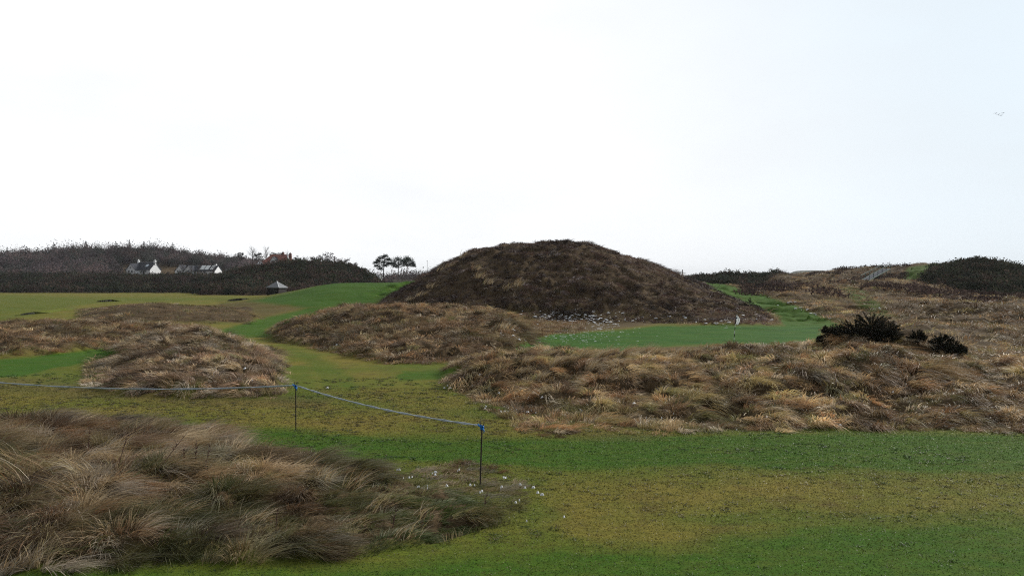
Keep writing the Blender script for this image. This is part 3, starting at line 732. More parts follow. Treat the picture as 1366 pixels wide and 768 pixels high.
scrub('gorse', 'dark band of gorse scrub along the far edge of the left fairway', 'gorse', 222, 350, 2.6, -380, 480, ['gorse_band'], 1.9, 2.2, 60, .40, np.concatenate([GORSE, HEATHERY[1:2]]))
scrub('gorse.001', 'dome of dark gorse behind the hut and the green tee', 'gorse', 172, 300, 2.2, 255, 520, ['gorse_dome'], 1.7, 2.0, 64, .34, np.concatenate([GORSE, HEATHERY[:1]]))
scrub('gorse.002', 'dark gorse covering the hill on the right skyline', 'gorse', 124, 215, 1.7, 1200, 1700, ['gorse_hill'], 1.4, 1.5, 64, .27, GORSE * .8)
scrub('gorse.003', 'low dark gorse on the far rise right of the big dune', 'gorse', 203, 262, 1.9, 890, 1060, ['far_gorse'], 1.6, 1.5, 60, .32, GORSE * .9)
scrub('woodland', 'dark bare woodland covering the hilltop behind the white cottage', 'woodland', 352, 474, 4.4, -380, 352, ['wood_hill'], 3.2, 6.0, 290, .42, WOOD, cond=lambda px, py, x, y: ~((y < 404) & (px > 160) & (px < 305)) & ~((y < 418) & (px > 330)))
scrub('woodland.001', 'low thicket of dark trees under the pines', 'thicket', 330, 390, 2.8, 496, 640, ['wood_hill'], 2.2, 5.0, 90, .42, WOOD)

scrub('heather.001', 'dark heather patches scattered over the dunes at the right', 'heather', 92, 226, 1.5, 990, 1440, ['field', 'spur', 'bluff', 'ridge', 'swell'], 1.3, .9, 44, .22, HEATHERY, cond=lambda px, py, x, y: fbm(x / 9, y / 14, 620, 3) > .56)
# ------------------------------------------------------------------ trees
def leafy(name, parts, parent, mat=M_FARLEAF):
    v, l, s, c = join(parts)
    return np_mesh(name, v, l, s, mat, parent, c)

def pine(px, d, base_py, pads, label, group):
    zb = tz(x_at(px, d), d)
    b = Vector((float(x_at(px, d)), d, zb)); k = d / F
    t = empty('pine_tree', b, label, 'tree', group)
    parts = []; tr = MB(); top = None
    pd = [((qx - px) * k, random.uniform(-1.6, 1.6), float(z_at(qy, d)) - zb, rx * k * 1.35, rz * k * 2.9) for qx, qy, rx, rz in pads]
    hi = max(pd, key=lambda q: q[2])
    trunk = [Vector((0, 0, -.3)), Vector((hi[0] * .1, .1, hi[2] * .3)), Vector((hi[0] * .3, .1, hi[2] * .6)), Vector((hi[0] * .8, 0, hi[2] * .93))]
    tr.tube(trunk, [.34, .26, .19, .07], 8)
    for x, y, z, rx, rz in pd:
        parts.append(cloud((x, y, z), (rx, rx * .8, rz), 330, .26, [(.016, .030, .020), (.022, .036, .026), (.012, .022, .016)], shell=.1, flat=0))
        s = max(.25, min(.85, (z - 1.4) / hi[2])); st = trunk[1].lerp(trunk[3], s) if z > 1 else trunk[1]
        tr.tube([st, Vector((x * .6, y * .6, (st.z + z) / 2 - .1)), Vector((x, y, z))], [.11, .08, .03], 5)
    tr.build('trunk', M_BARK, t, True)
    leafy('crown', parts, t)
    return t
pine(511, 352, 372, [(514, 342.5, 4, 1.4), (509, 345, 4.5, 1.6), (517.5, 347, 4, 1.6), (505, 348, 3, 1.2), (502, 351, 4, 1.3), (511, 351, 6, 2), (504, 355.5, 4, 1.4), (514, 355, 4.5, 1.8), (508, 359, 3.5, 1.3), (519, 352, 3, 1.4)],
     'tallest pine of the three, leaning with open layered boughs', 'pines beyond the green tee')
pine(531, 356, 372, [(532, 347, 5, 2.2), (527, 350, 6, 2.6), (537, 350, 6, 2.8), (522, 353, 5, 1.8), (533, 354, 7, 2.6), (541, 354, 4, 2), (527, 356, 5, 2)], 'dense dark round-headed pine between the other two pines', 'pines beyond the green tee')
pine(543, 350, 372, [(543, 346, 4.6, 2.2), (546, 349, 6, 2.5), (550.5, 352, 3.5, 2), (552, 355, 2, 1.2), (541, 350, 4, 2.2), (546, 354, 3, 1.5)], 'pine with an umbrella crown drooping to the right, beside the round one', 'pines beyond the green tee')

def conifer(px, py_top, d, hgt, label, w=.28):
    x = float(x_at(px, d)); ztop = float(z_at(py_top, d)); b = Vector((x, d, ztop - hgt))
    t = empty('conifer_tree', b, label, 'tree', 'conifers on the wooded skyline')
    MB().tube([(0, 0, -1), (0, 0, hgt * .6), (0, 0, hgt * .98)], [.3, .18, .03], 6).build('trunk', M_BARK, t)
    parts = []
    for k in range(9):
        s = k / 8; rr_ = (1 - s) * hgt * w + .25
        parts.append(cloud((R.normal(0, .15), 0, hgt * (.25 + .72 * s)), (rr_, rr_, hgt * .07), int(70 * (1 - s) + 18), .36, [(.020, .028, .020), (.028, .032, .026), (.034, .032, .030)], shell=.1, flat=.5))
    leafy('crown', parts, t)
for px, pt, hg, lab, w in [
    (10, 328, 9, 'low spreading conifer on the wooded skyline at the left edge', .42), (36, 327, 9, 'broad flat conifer on the wooded skyline, second from the left edge', .45),
    (72, 322, 9, 'bushy conifer at the step where the wooded skyline rises', .30), (98, 323, 9, 'small jagged conifer just right of the step in the wooded skyline', .28),
    (115, 319.5, 10, 'sharp-pointed spruce, the spikiest on the wooded skyline', .20), (155, 320.5, 10, 'wide conifer on the skyline left of the white cottage', .34),
    (173, 318.5, 10, 'pointed spruce on the skyline directly above the left wing of the cottage', .22), (192, 320, 10, 'tall rounded conifer on the skyline above the white cottage', .34),
    (231, 322, 10, 'broad dark conifer at the last high point of the wooded skyline', .42)]:
    conifer(px, pt + 2.2, 448, hg, lab, w * 1.35)

def bare_tree(name, px, py_top, d, hgt, label, group, lean=0, colr=None, leaf=None, w=.35):
    x = float(x_at(px, d)); zt = float(z_at(py_top, d)); b = Vector((x, d, zt - hgt))
    t = empty(name, b, label, 'tree', group)
    tr = MB()
    r0 = hgt * .022
    tops = []
    tr.tube([(0, 0, -.8), (lean * .2 * hgt, 0, hgt * .35), (lean * .5 * hgt, 0, hgt * .8)], [r0, r0 * .75, r0 * .25], 6)
    tr.build('trunk', M_BARK, t)
    cr = MB()
    for k in range(34):
        s = random.uniform(.22, .8); a = random.uniform(0, 6.28); st = Vector((lean * s * .6 * hgt, 0, hgt * s * .95))
        L = hgt * random.uniform(.22, .42) * (1.15 - s * .5)
        dr = Vector((math.cos(a) * w * 2 + lean, math.sin(a) * w * 2, random.uniform(.5, 1.3))).normalized()
        e = st + dr * L; cr.tube([st, st.lerp(e, .5) + Vector((0, 0, .04 * L)), e], [r0 * .28, r0 * .2, r0 * .09], 3, False); tops.append(e)
        for j in range(4):
            s2 = random.uniform(.4, 1); q = st.lerp(e, s2); d2 = (dr + Vector((random.uniform(-.8, .8), random.uniform(-.8, .8), random.uniform(-.1, .7)))).normalized()
            cr.tube([q, q + d2 * L * .5], [r0 * .13, r0 * .06], 3, False)
    if leaf is None:
        cr.build('crown', M_BARK, t)
    else:
        parts = [cloud(np.array([tuple(q) for q in tops]), (hgt * .11,) * 3, 22, hgt * .035, leaf, shell=.05)]
        c = leafy('crown', parts, t); cr.build('branch', M_BARK, c)
    return t
for px, pt, hg, lab in [(337, 328, 10, 'tall faint leafless tree, leftmost of those above the red roof'), (355, 329, 9, 'faint leafless tree just left of the red roof, second along'), (383, 334, 8, 'thin leafless tree behind the chimney of the red-roofed house'),
                        (408, 341, 7, 'thin leafless tree right of the red-roofed house')]:
    bare_tree('bare_tree', px, pt, 430, hg, lab, 'leafless trees around the red-roofed house')
MAUVE = [(.20, .18, .19), (.16, .145, .155)]
for px, pt, hg, w, lab in [(434, 336, 9, .55, 'greyish twiggy tree, the tallest behind the gorse dome'), (421, 341, 7.5, .6, 'twiggy tree on the left flank of the tallest grey one behind the gorse'), (447, 341, 8, .7, 'spreading twiggy tree just right of the tallest grey one behind the gorse'),
                           (459, 343.5, 7.5, .75, 'broad twiggy tree, second from the right end behind the gorse dome'), (470, 347, 6.5, .75, 'lowest twiggy tree at the right end of the gorse dome')]:
    bare_tree('twiggy_tree', px, pt, 322, hg, lab, 'twiggy trees behind the gorse dome', leaf=MAUVE, w=w)
DARKL = [(.022, .026, .022), (.032, .032, .028)]
for px, pt, lab in [(322, 336, 'dark round evergreen at the left end of the row beside the red roof'), (345, 336.5, 'dark evergreen just left of the red roof'), (364, 335.5, 'dark evergreen peeping above the red roof, nearer its left end'),
                    (373, 336.5, 'dark evergreen above the middle of the red roof'), (384, 339, 'small dark evergreen above the right end of the red roof'), (397, 342, 'small dark evergreen just right of the red roof')]:
    bare_tree('evergreen_tree', px, pt, 420, 7, lab, 'evergreens around the red-roofed house', leaf=DARKL, w=.4)
WT = [(.050, .055, .058), (.040, .045, .048)]
for px, pt, hg, w, lab in [(1150, 352.8, 7, .45, 'windswept tree with a gap under its crown, left of the pair on the right ridge'), (1164, 354, 6, .6, 'broad windswept tree in the middle of the clump on the right ridge'), (1176, 355.5, 5, .8, 'low windswept tree tapering to the right end of the clump')]:
    bare_tree('windswept_tree', px, pt, 480, hg, lab, 'windswept trees on the right ridge', lean=.3, leaf=WT, w=w)
for px, pt, lab in [(1243.5, 350.5, 'rounded leafless shrub on the skyline right of the green knoll'), (1255, 350, 'second rounded shrub on the skyline, nearer the gorse hill'), (1264, 350.5, 'faint thin shrub on the skyline touching the gorse hill'),
                    (1303, 341, 'bushy shrub standing on the very top of the gorse hill')]:
    bare_tree('skyline_shrub', px, pt, 195 if px < 1290 else 191, 2.2, lab, 'shrubs on the right skyline', leaf=WT if px < 1290 else GORSE, w=.8)

# ------------------------------------------------------------------ gorse bushes
def gorse_bush(px, py, d, lobes, label, shoots=60, needle=.085, group=None, needles=46, name='gorse_bush'):
    """lobes: (dx px, dy px up, rx px, rz px) seen from the camera"""
    k = d / F; x = float(x_at(px, d)); zb = tz(x, d)
    t = empty(name, (x, d, zb), label, 'bush', group)
    z0 = float(z_at(py, d)) - zb
    st = MB(); Rt, Dv, Ln, Wd, Cl = [], [], [], [], []
    for lx, lz, rx, rz in lobes:
        c = Vector((lx * k, random.uniform(-.2, .2), z0 + lz * k)); rx_, rz_ = rx * k, rz * k
        st.tube([(lx * k * .3, 0, -.1), (c.x * .8, c.y, c.z * .4), tuple(c)], [.035, .025, .012], 5)
        for s in range(int(shoots * (rx * rz) ** .5 / 22) + 6):
            v = Vector((random.gauss(0, 1), random.gauss(0, 1), random.gauss(.25, .9))).normalized()
            tip = c + Vector((v.x * rx_, v.y * rx_ * .8, v.z * rz_)) * random.uniform(.85, 1.16)
            rootp = c + (tip - c) * random.uniform(.1, .45)
            st.tube([tuple(rootp), tuple(tip)], [.008, .004], 3, False)
            ax = (tip - rootp); L = ax.length; an = np.array(ax.normalized())
            u = R.uniform(0, 1, needles) ** .8
            rp = np.array(rootp) + u[:, None] * np.array(ax)
            o = R.normal(0, 1, (needles, 3)); o -= an * (o @ an)[:, None]; o /= np.linalg.norm(o, axis=1, keepdims=True)
            dv_ = o * .8 + an * R.uniform(.3, 1.0, needles)[:, None]; dv_ /= np.linalg.norm(dv_, axis=1, keepdims=True)
            Rt.append(rp); Dv.append(dv_); Ln.append(needle * (1.25 - .6 * u) * R.uniform(.6, 1.3, needles)); Wd.append(np.full(needles, needle * .26)); Cl.append(GORSE[R.integers(0, 4, needles)] * R.uniform(.5, 1.5, needles)[:, None] * 1.15)
    st.build('stem', M_BARK, t)
    B = blades(np.concatenate(Rt), np.concatenate(Dv), np.zeros((len(np.concatenate(Rt)), 3)), np.concatenate(Ln), np.concatenate(Wd), np.concatenate(Cl), 1)
    np_mesh('foliage', B[0], B[1], B[2], M_LEAF, t, B[3])
    return t
gorse_bush(1155, 460, 29.0, [(5, 24, 30, 20), (-15, 18, 24, 17), (25, 14, 24, 17), (-35, 14, 18, 14), (10, 12, 38, 14), (-50, 15, 7, 10), (-62, 6, 6, 6), (40, 6, 10, 10)], 'largest dark gorse bush, spiky, on the peak of the grass bank', 90, group='gorse bushes on the grass bank')
gorse_bush(1221, 458, 28.6, [(0, 9, 10, 10), (8, 5, 10, 8), (-8, 3, 8, 7)], 'smallest round gorse bush between the two others on the grass bank', 80, group='gorse bushes on the grass bank')
gorse_bush(1261, 470, 28.2, [(-3, 13, 14, 12), (10, 6, 15, 11), (20, 2, 9, 8), (-18, 8, 9, 8), (-2, 4, 20, 9)], 'lopsided gorse bush sloping down to the right end of the grass bank', 90, group='gorse bushes on the grass bank')
for px, py, d, lobes, lab in [
    (1228, 372, 168, [(0, 5, 8, 4), (6, 3, 6, 4)], 'dark rounded bush below the green knoll, nearest the steps'),
    (1247, 374, 160, [(0, 4, 8, 5), (-5, 3, 6, 3)], 'dark bush next to the edge of the gorse hill, right of the other'),
    (1222, 377, 150, [(0, 2, 7, 3)], 'small low dark bush under the knoll bushes'),
    (1086, 387, 150, [(0, 4, 10, 5), (8, 3, 7, 4)], 'purplish dark bush alone on the brown slope, left of the worn path'),
    (1139, 378, 170, [(0, 2, 8, 3)], 'low dark bush below the foot of the steps'),
    (1172, 381, 160, [(0, 2, 4, 3)], 'tiny dark bush right of the steps'),
    (1001, 412, 76, [(0, 6, 12, 8), (-10, 3, 10, 6), (8, 1, 7, 5)], 'twiggy brown shrub at the right foot of the big dune'),
    (950, 378, 140, [(0, 2, 8, 3), (12, 2, 10, 3), (25, 2, 10, 3)], 'low dark heather patch above the green path'),
    (1010, 385, 150, [(0, 2, 12, 4), (18, 1, 12, 3), (-14, 2, 10, 3)], 'long dark heather patch on the slope right of the green path')]:
    gorse_bush(px, py, d, lobes, lab, 46, .0016 * d, 'scrub bushes on the far slopes', 26, 'scrub_bush')

# ------------------------------------------------------------------ snow
def snow(name, label, spots):
    V_, L_, S_ = [], [], []; off = 0
    for px, py, w, n in spots:
        for j in range(n):
            qx = px + R.normal(0, w); qy = py + R.normal(0, min(w * .25, 4))
            p = hit(qx, qy)
            s = R.uniform(.35, 1.0) ** 1.5 * (1.25 if p.y > 40 else 1.0) * p.y / F
            k = 9; a = np.linspace(0, 2 * math.pi, k, endpoint=False); el = R.uniform(1.1, 3.2)
            rr_ = s * R.uniform(.6, 1.25, k); rot = R.normal(0, .25)
            X = np.cos(a) * rr_ * el; Y = np.sin(a) * rr_ * (1.1 if p.y > 40 else 1.6)
            X, Y = X * math.cos(rot) - Y * math.sin(rot), X * math.sin(rot) + Y * math.cos(rot)
            bx, by = p.x + X, p.y + Y; bz = terrain(bx, by)[0]
            rest = 0. if 45 < p.y < 66 else .05 + .04 * R.uniform(); lift = .12 * s
            bz = bz * .4 + p.z * .6 + rest; ring = np.stack([bx, by, bz - .03], 1); top = np.stack([p.x + X * .6, p.y + Y * .6, bz + lift], 1)
            V_ += [ring, top]
            for q in range(k):
                q2 = (q + 1) % k; L_ += [off + q, off + q2, off + k + q2, off + k + q]; S_.append(4)
            L_ += [off + k + q for q in range(k)]; S_.append(k); off += 2 * k
    return tag(np_mesh(name, np.concatenate(V_), np.array(L_), np.array(S_), M_SNOW, None, None, True), label, 'snow', None, 'stuff')
snow('snow', 'melting snow flecks on the dune foot and the back of the putting green', [(768, 429, 30, 90), (775, 434, 34, 110), (778, 441, 36, 110), (768, 446, 34, 90), (775, 451, 40, 70), (750, 422, 24, 30), (745, 425, 22, 16), (800, 418, 30, 12), (830, 442, 25, 12), (740, 440, 20, 14), (935, 428, 25, 8), (1000, 428, 18, 8), (975, 431, 30, 10), (880, 424, 25, 5)])
snow('snow.001', 'snow scraps along the left foot of the grass bank', [(648, 545, 4, 4), (672, 549, 8, 6), (690, 551, 8, 6), (668, 527, 3, 2), (633, 517, 3, 2), (700, 536, 5, 3), (690, 534, 4, 3), (722, 534, 4, 2), (778, 551, 3, 2), (598, 518, 4, 3), (605, 505, 4, 2), (644, 503, 3, 2), (710, 552, 6, 3), (826, 539, 2, 1), (840, 540, 4, 2),
    (970, 540, 5, 2), (865, 498, 3, 1), (810, 507, 2, 1), (1360, 497, 4, 3), (1026, 559, 2, 1), (1189, 527, 2, 1), (1125, 570, 3, 2), (985, 574, 3, 1), (760, 555, 10, 4), (900, 560, 20, 3), (800, 560, 15, 3)])
snow('snow.002', 'snow scraps in the grass around the near rope post', [(575, 636, 6, 3), (548, 640, 5, 3), (600, 652, 5, 2), (625, 652, 4, 3), (643, 661, 4, 2), (665, 655, 5, 3), (693, 672, 5, 2), (700, 652, 8, 3), (560, 652, 10, 3), (610, 632, 6, 2), (720, 664, 8, 3), (530, 628, 5, 2), (715, 700, 6, 1), (752, 694, 2, 1), (668, 644, 10, 3)])
snow('snow.003', 'thin line of snow along the right edge of the mown path by the dune', [(1052, 405, 8, 4), (1070, 411, 8, 4), (1088, 418, 8, 4), (1106, 426, 6, 3), (1172, 413, 4, 3), (440, 520, 4, 1), (337, 511, 3, 1), (347, 445, 3, 1), (325, 493, 2, 1), (450, 462, 2, 1), (550, 425, 4, 1)])

# ------------------------------------------------------------------ rope fence
def rope_post(px, base_py, top_py, lean_px, label, d=None):
    b = hit(px, base_py); k = b.y / F
    hgt = (base_py - top_py) * k
    t = empty('rope_post', b, label, 'post', 'iron posts holding the rope')
    dx = lean_px * k
    rod = MB(); pts = [(dx * s, 0, -.15 + (hgt + .12) * s) for s in [i / 14 for i in range(15)]]
    rod.tube(pts, [.0125 + .0025 * (i % 2) for i in range(15)], 8)
    rod.build('rod', M_IRON, t, True)
    for s in (-1, 1):
        MB().tube([(dx * .97, 0, hgt - .06), (dx + s * .03, 0, hgt - .03), (dx + s * .034, 0, hgt + .035)], [.009, .009, .008], 6).build('prong', M_IRON, t)
    kn = MB()
    for q in range(5):
        a0 = q * 1.3; kn.tube([(dx + .028 * math.cos(a0 + u * 1.05), .028 * math.sin(a0 + u * 1.05), hgt - .105 + q * .016 + .012 * math.sin(u * 2)) for u in range(7)], .011, 5)
    kn.tube([(dx - .075, 0, hgt - .015), (dx - .04, -.02, hgt - .05), (dx, -.03, hgt - .085)], [.012, .015, .012], 6)
    kn.tube([(dx + .01, -.03, hgt - .09), (dx + .035, -.035, hgt - .12), (dx + .03, -.03, hgt - .17)], [.012, .01, .006], 6)
    kn.build('knot', M_TWINE, t, True)
    return b + Vector((dx, 0, hgt - .045))
A1 = rope_post(640, 647, 564, 3, 'near dark iron rope post with a bright blue knot, at the end of the rope')
A2 = rope_post(394, 573, 511, 0, 'farther thin iron rope post on the gold grass, midway along the rope')
A3 = P(-190, 486, 24.0)
def sag(a, b, s, n=40):
    return [a.lerp(b, i / n) - Vector((0, 0, s * 4 * (i / n) * (1 - i / n))) for i in range(n + 1)]
rp = MB(); run = sag(A3, A2, .33) + sag(A2, A1, .10)[1:]
for sgn in (-1, 1):
    pts = [p + Vector((0, .007 * math.cos(i * 1.3) * sgn, .011 * sgn * math.cos(i * .9))) for i, p in enumerate(run)]
    rp.tube(pts, .010, 6)
tag(rp.build('rope', M_ROPE, None, True), 'sagging grey-blue twisted rope strung between the iron posts', 'rope')

# ------------------------------------------------------------------ golf flag
fb = P(979, 466, 48.8); fb.z = tz(fb.x, 48.8)
t = empty('golf_flag', fb, 'white flag hanging limp on a black and white banded stick in the putting green', 'flag')
k = 48.8 / F; top = (float(z_at(419.5, 48.8)) - fb.z); lean = 3.2 * k
cuts = [0, .10, .2, .32, .44, .56, .68, 1.0]
for mat, nm, par in ((M_WHITEPAINT, 'pole', 1), (M_BLACKPAINT, 'pole', 0)):
    mb = MB()
    for i in range(len(cuts) - 1):
        if i % 2 == par:
            a, b = cuts[i], cuts[i + 1]
            mb.tube([(lean * a, 0, top * a), (lean * b, 0, top * b)], .022, 8)
    if par: wh = mb
    else: bk = mb
pole = MB(); nw = len(wh.f); pole.add(wh.v, wh.f); pole.add(bk.v, bk.f)
po = pole.build('pole', M_WHITEPAINT, t); po.data.materials.append(M_BLACKPAINT)
for i, p in enumerate(po.data.polygons): p.material_index = 0 if i < nw else 1
fl = MB(); nz, nx = 12, 7; vs = []
for i in range(nz + 1):
    s = i / nz
    for j in range(nx + 1):
        u = j / nx; wd = .03 + .17 * math.sin(math.pi * min(1, .06 + s * .94)) ** .8
        vs.append((lean + .02 + u * wd, .03 * math.sin(u * 9 + s * 2), top - .02 - s * .56 - .05 * u))
fl.add(vs, [(i * (nx + 1) + j, i * (nx + 1) + j + 1, (i + 1) * (nx + 1) + j + 1, (i + 1) * (nx + 1) + j) for i in range(nz) for j in range(nx)])
nt_ = M_FLAG.node_tree; tr_ = N(nt_, 'ShaderNodeBsdfTranslucent'); tr_.inputs[0].default_value = (.9, .92, .94, 1); ms_ = N(nt_, 'ShaderNodeMixShader'); ms_.inputs[0].default_value = .5
nt_.links.new(nt_.nodes['Principled BSDF'].outputs[0], ms_.inputs[1]); nt_.links.new(tr_.outputs[0], ms_.inputs[2]); nt_.links.new(ms_.outputs[0], nt_.nodes['Material Output'].inputs[0])
fo = fl.build('flag', M_FLAG, t, True); fo.data.materials.append(M_FLAGBLUE)
for p in fo.data.polygons:
    c = p.center
    if .18 < (top - c.z) < .28 and (c.x - lean) < .06: p.material_index = 1
sm = fo.modifiers.new('cloth', 'SOLIDIFY'); sm.thickness = .006

# ------------------------------------------------------------------ buildings
def gable_block(mb_wall, mb_roof, L, Wd, hw, hr, ox=0, oy=0, along='x', over=.25, th=.18):
    """walls with gable ends; ridge runs along x or y"""
    def T(x, y, z): return (ox + x, oy + y, z) if along == 'x' else (ox + y, oy + x, z)
    a, b = L / 2, Wd / 2
    mb_wall.add([T(-a, -b, -3), T(a, -b, -3), T(a, b, -3), T(-a, b, -3), T(-a, -b, hw), T(a, -b, hw), T(a, b, hw), T(-a, b, hw), T(-a, 0, hw + hr), T(a, 0, hw + hr)],
                [(0, 1, 5, 4), (2, 3, 7, 6), (1, 2, 6, 9, 5), (3, 0, 4, 8, 7), (4, 5, 9, 8), (6, 7, 8, 9)])
    sl = hr / b
    for sg in (-1, 1):
        y0, z0, = sg * (b + over), hw - sl * over
        q = [(-a - over, y0, z0 + .02), (a + over, y0, z0 + .02), (a + over, 0, hw + hr + .02), (-a - over, 0, hw + hr + .02)]
        mb_roof.add([T(*p) for p in q] + [T(p[0], p[1], p[2] + th) for p in q], [(0, 1, 2, 3), (4, 5, 6, 7), (0, 1, 5, 4), (1, 2, 6, 5), (2, 3, 7, 6), (3, 0, 4, 7)])

def windows(parent, lst, gmat=M_GLASS, fmat=M_WHITEPAINT):
    """(x, y, z, w, h, facing) facing 'y' = towards the camera, 'x' = towards +x"""
    for x, y, z, w, h, fc in lst:
        g = MB(); fr = MB(); t_ = .08
        if fc == 'y':
            g.box(x - w / 2, x + w / 2, y - .05, y + .02, z, z + h)
            for a in ((x - w / 2 - t_, x - w / 2, z - t_, z + h + t_), (x + w / 2, x + w / 2 + t_, z - t_, z + h + t_), (x - w / 2, x + w / 2, z - t_, z), (x - w / 2, x + w / 2, z + h, z + h + t_), (x - .03, x + .03, z, z + h)):
                fr.box(a[0], a[1], y - .09, y + .02, a[2], a[3])
        else:
            g.box(x - .02, x + .05, y - w / 2, y + w / 2, z, z + h)
            for a in ((y - w / 2 - t_, y - w / 2, z - t_, z + h + t_), (y + w / 2, y + w / 2 + t_, z - t_, z + h + t_), (y - w / 2, y + w / 2, z - t_, z), (y - w / 2, y + w / 2, z + h, z + h + t_)):
                fr.box(x - .02, x + .09, a[0], a[1], a[2], a[3])
        o = g.build('window', gmat, parent); fr.build('frame', fmat, o)

# white cottage
D1 = 372.0; k = D1 / F
c1 = P(194, 364, D1)
t = empty('cottage', c1, 'white cottage with a dark slate roof, two chimneys and a front gable', 'house', None, math.radians(-24))
w_ = MB(); r_ = MB()
gable_block(w_, r_, 10.6, 6.2, 1.5, 3.1, 0.9, 0)
gable_block(w_, r_, 5.2, 5.8, 1.3, 2.7, -2.6, -3.2, 'y')
w_.build('wall', M_HARL, t); ro = r_.build('roof', M_SLATE, t)
for x_, mtop in ((-4.2, 5.6), (5.9, 5.4)):
    ch = MB(); ch.box(x_ - .45, x_ + .45, -.4, .4, 3.6, mtop); ch.box(x_ - .55, x_ + .55, -.5, .5, mtop, mtop + .15); ch.box(x_ - .15, x_ + .15, -.15, .15, mtop + .15, mtop + .5); ch.build('chimney', M_HARL, ro)
MB().box(-4.2, 6.3, -.12, .12, 4.76, 4.9).build('ridge', M_PALEROOF, ro)  # pale strip along the top of the cottage roof
sky = MB(); zz = 1.5 + 3.1 * (1 - 1.6 / 3.1); sky.add([(2.2, -2.1, 2.72), (3.7, -2.1, 2.72), (3.7, -1.2, 3.62), (2.2, -1.2, 3.62), (2.2, -2.1, 2.9), (3.7, -2.1, 2.9), (3.7, -1.2, 3.8), (2.2, -1.2, 3.8)], [(3, 2, 1, 0), (4, 5, 6, 7), (0, 1, 5, 4), (1, 2, 6, 5), (2, 3, 7, 6), (3, 0, 4, 7)]); sky.build('skylight', M_PALEGLASS, ro)
windows(t, [(-3.6, -5.83, .2, .9, 1.0, 'y'), (-1.7, -5.83, .2, .9, 1.0, 'y'), (-2.6, -5.83, 2.0, .6, .8, 'y'), (1.4, -3.13, .2, 1.0, 1.0, 'y'), (3.6, -3.13, .2, 1.0, 1.0, 'y')])
MB().box(2.0, 2.9, -3.2, -3.08, -1, 1.1).build('door', M_DARKWOOD, t)

# white long house with several gables
D2 = 376.0; k = D2 / F
c2 = P(264, 364, D2)
t = empty('white_house', c2, 'long low white house with two front gables, half hidden by leafless trees', 'house', None, math.radians(-14))
w_ = MB(); r_ = MB()
gable_block(w_, r_, 18.0, 5.6, 1.0, 2.3, 1.2, .6)
gable_block(w_, r_, 4.6, 4.6, .9, 2.5, -6.6, -2.0, 'y'); gable_block(w_, r_, 4.4, 4.6, .9, 2.3, -2.0, -2.2, 'y')
w_.build('wall', M_HARL, t); ro = r_.build('roof', M_SLATE, t)
for a, b in ((2.0, 4.2), (4.6, 6.6), (7.4, 9.2)):
    q = MB(); y0, y1 = -2.5, -.2; f_ = lambda y: 1.0 + 2.3 * (1 - abs(y) / 2.8)
    q.add([(a, y0 + .6, f_(y0) + .23), (b, y0 + .6, f_(y0) + .23), (b, y1 + .6, f_(y1) + .23), (a, y1 + .6, f_(y1) + .23), (a, y0 + .6, f_(y0) + .3), (b, y0 + .6, f_(y0) + .3), (b, y1 + .6, f_(y1) + .3), (a, y1 + .6, f_(y1) + .3)],
          [(3, 2, 1, 0), (4, 5, 6, 7), (0, 1, 5, 4), (1, 2, 6, 5), (2, 3, 7, 6), (3, 0, 4, 7)]); q.build('roof_panel', M_WHITEPAINT, ro)
MB().box(8.5, 9.3, .2, 1.0, 2.6, 4.0).build('chimney', M_HARL, ro)
windows(t, [(-7.2, -4.33, .2, .8, .8, 'y'), (-6.0, -4.33, .2, .8, .8, 'y'), (-2.0, -4.43, .2, 1.1, .9, 'y'), (1.6, -2.23, 0, .9, .8, 'y'), (3.2, -2.23, 0, .9, .8, 'y'), (5.2, -2.23, 0, .9, .8, 'y')])
for px, lab in ((244, 'leafless tree in front of the left gable of the long white house'), (255, 'leafless tree between the gables of the long white house'), (266, 'leafless tree before the middle of the long white house'), (285, 'leafless tree before the right end of the long white house')):
    bare_tree('bare_tree', px, 352, 366, 5.5, lab, 'leafless trees before the long white house')

# red-roofed house
D3 = 392.0; k = D3 / F
c3 = P(372, 353.4, D3)
t = empty('red_roofed_house', c3, 'large house with a red hipped roof and a glazed front gable above the gorse', 'house', None, math.radians(-12))
a, b = 7.4, 4.4
w_ = MB(); w_.box(-a, a, -b, b, -4, .4); w_.build('wall', M_BRICK, t)
rr3 = MB(); hh = 5.0
rr3.add([(-a - .4, -b - .4, .4), (a + .4, -b - .4, .4), (a + .4, b + .4, .4), (-a - .4, b + .4, .4), (-a + 3.6, 0, hh), (a - 3.2, 0, hh)], [(0, 1, 5, 4), (1, 2, 5), (2, 3, 4, 5), (3, 0, 4), (3, 2, 1, 0)])
ro = rr3.build('roof', M_REDTILE, t)
dg = MB(); dr = MB(); gable_block(dg, dr, 3.4, 2.6, 2.2, 1.5, -.2, -3.6, 'y', .15, .12); dm = dg.build('dormer', M_WHITEPAINT, ro); dr.build('dormer_roof', M_SLATE, ro)
windows(t, [(-.2, -5.34, .4, 1.9, 1.7, 'y')], M_PALEGLASS)
for x_, h_ in ((2.2, 6.0), (6.0, 5.4)):
    ch = MB(); ch.box(x_ - .5, x_ + .5, -.4, .4, 3.0, h_); ch.box(x_ - .18, x_ + .18, -.18, .18, h_, h_ + .4); ch.build('chimney', M_BRICK, ro)
MB().add([(4.4, -.7, 4.6), (6.6, -3.2, 2.2), (7.0, -2.8, 2.2), (4.8, -.3, 4.6), (4.4, -.7, 4.85), (6.6, -3.2, 2.5), (7.0, -2.8, 2.5), (4.8, -.3, 4.85)], [(3, 2, 1, 0), (4, 5, 6, 7), (0, 1, 5, 4), (1, 2, 6, 5), (2, 3, 7, 6), (3, 0, 4, 7)]).build('sunlit_strip', M_PALEROOF, ro)  # pale slab standing in for sunlight on the right hip of the tiles
c4 = P(346.5, 356, 386)
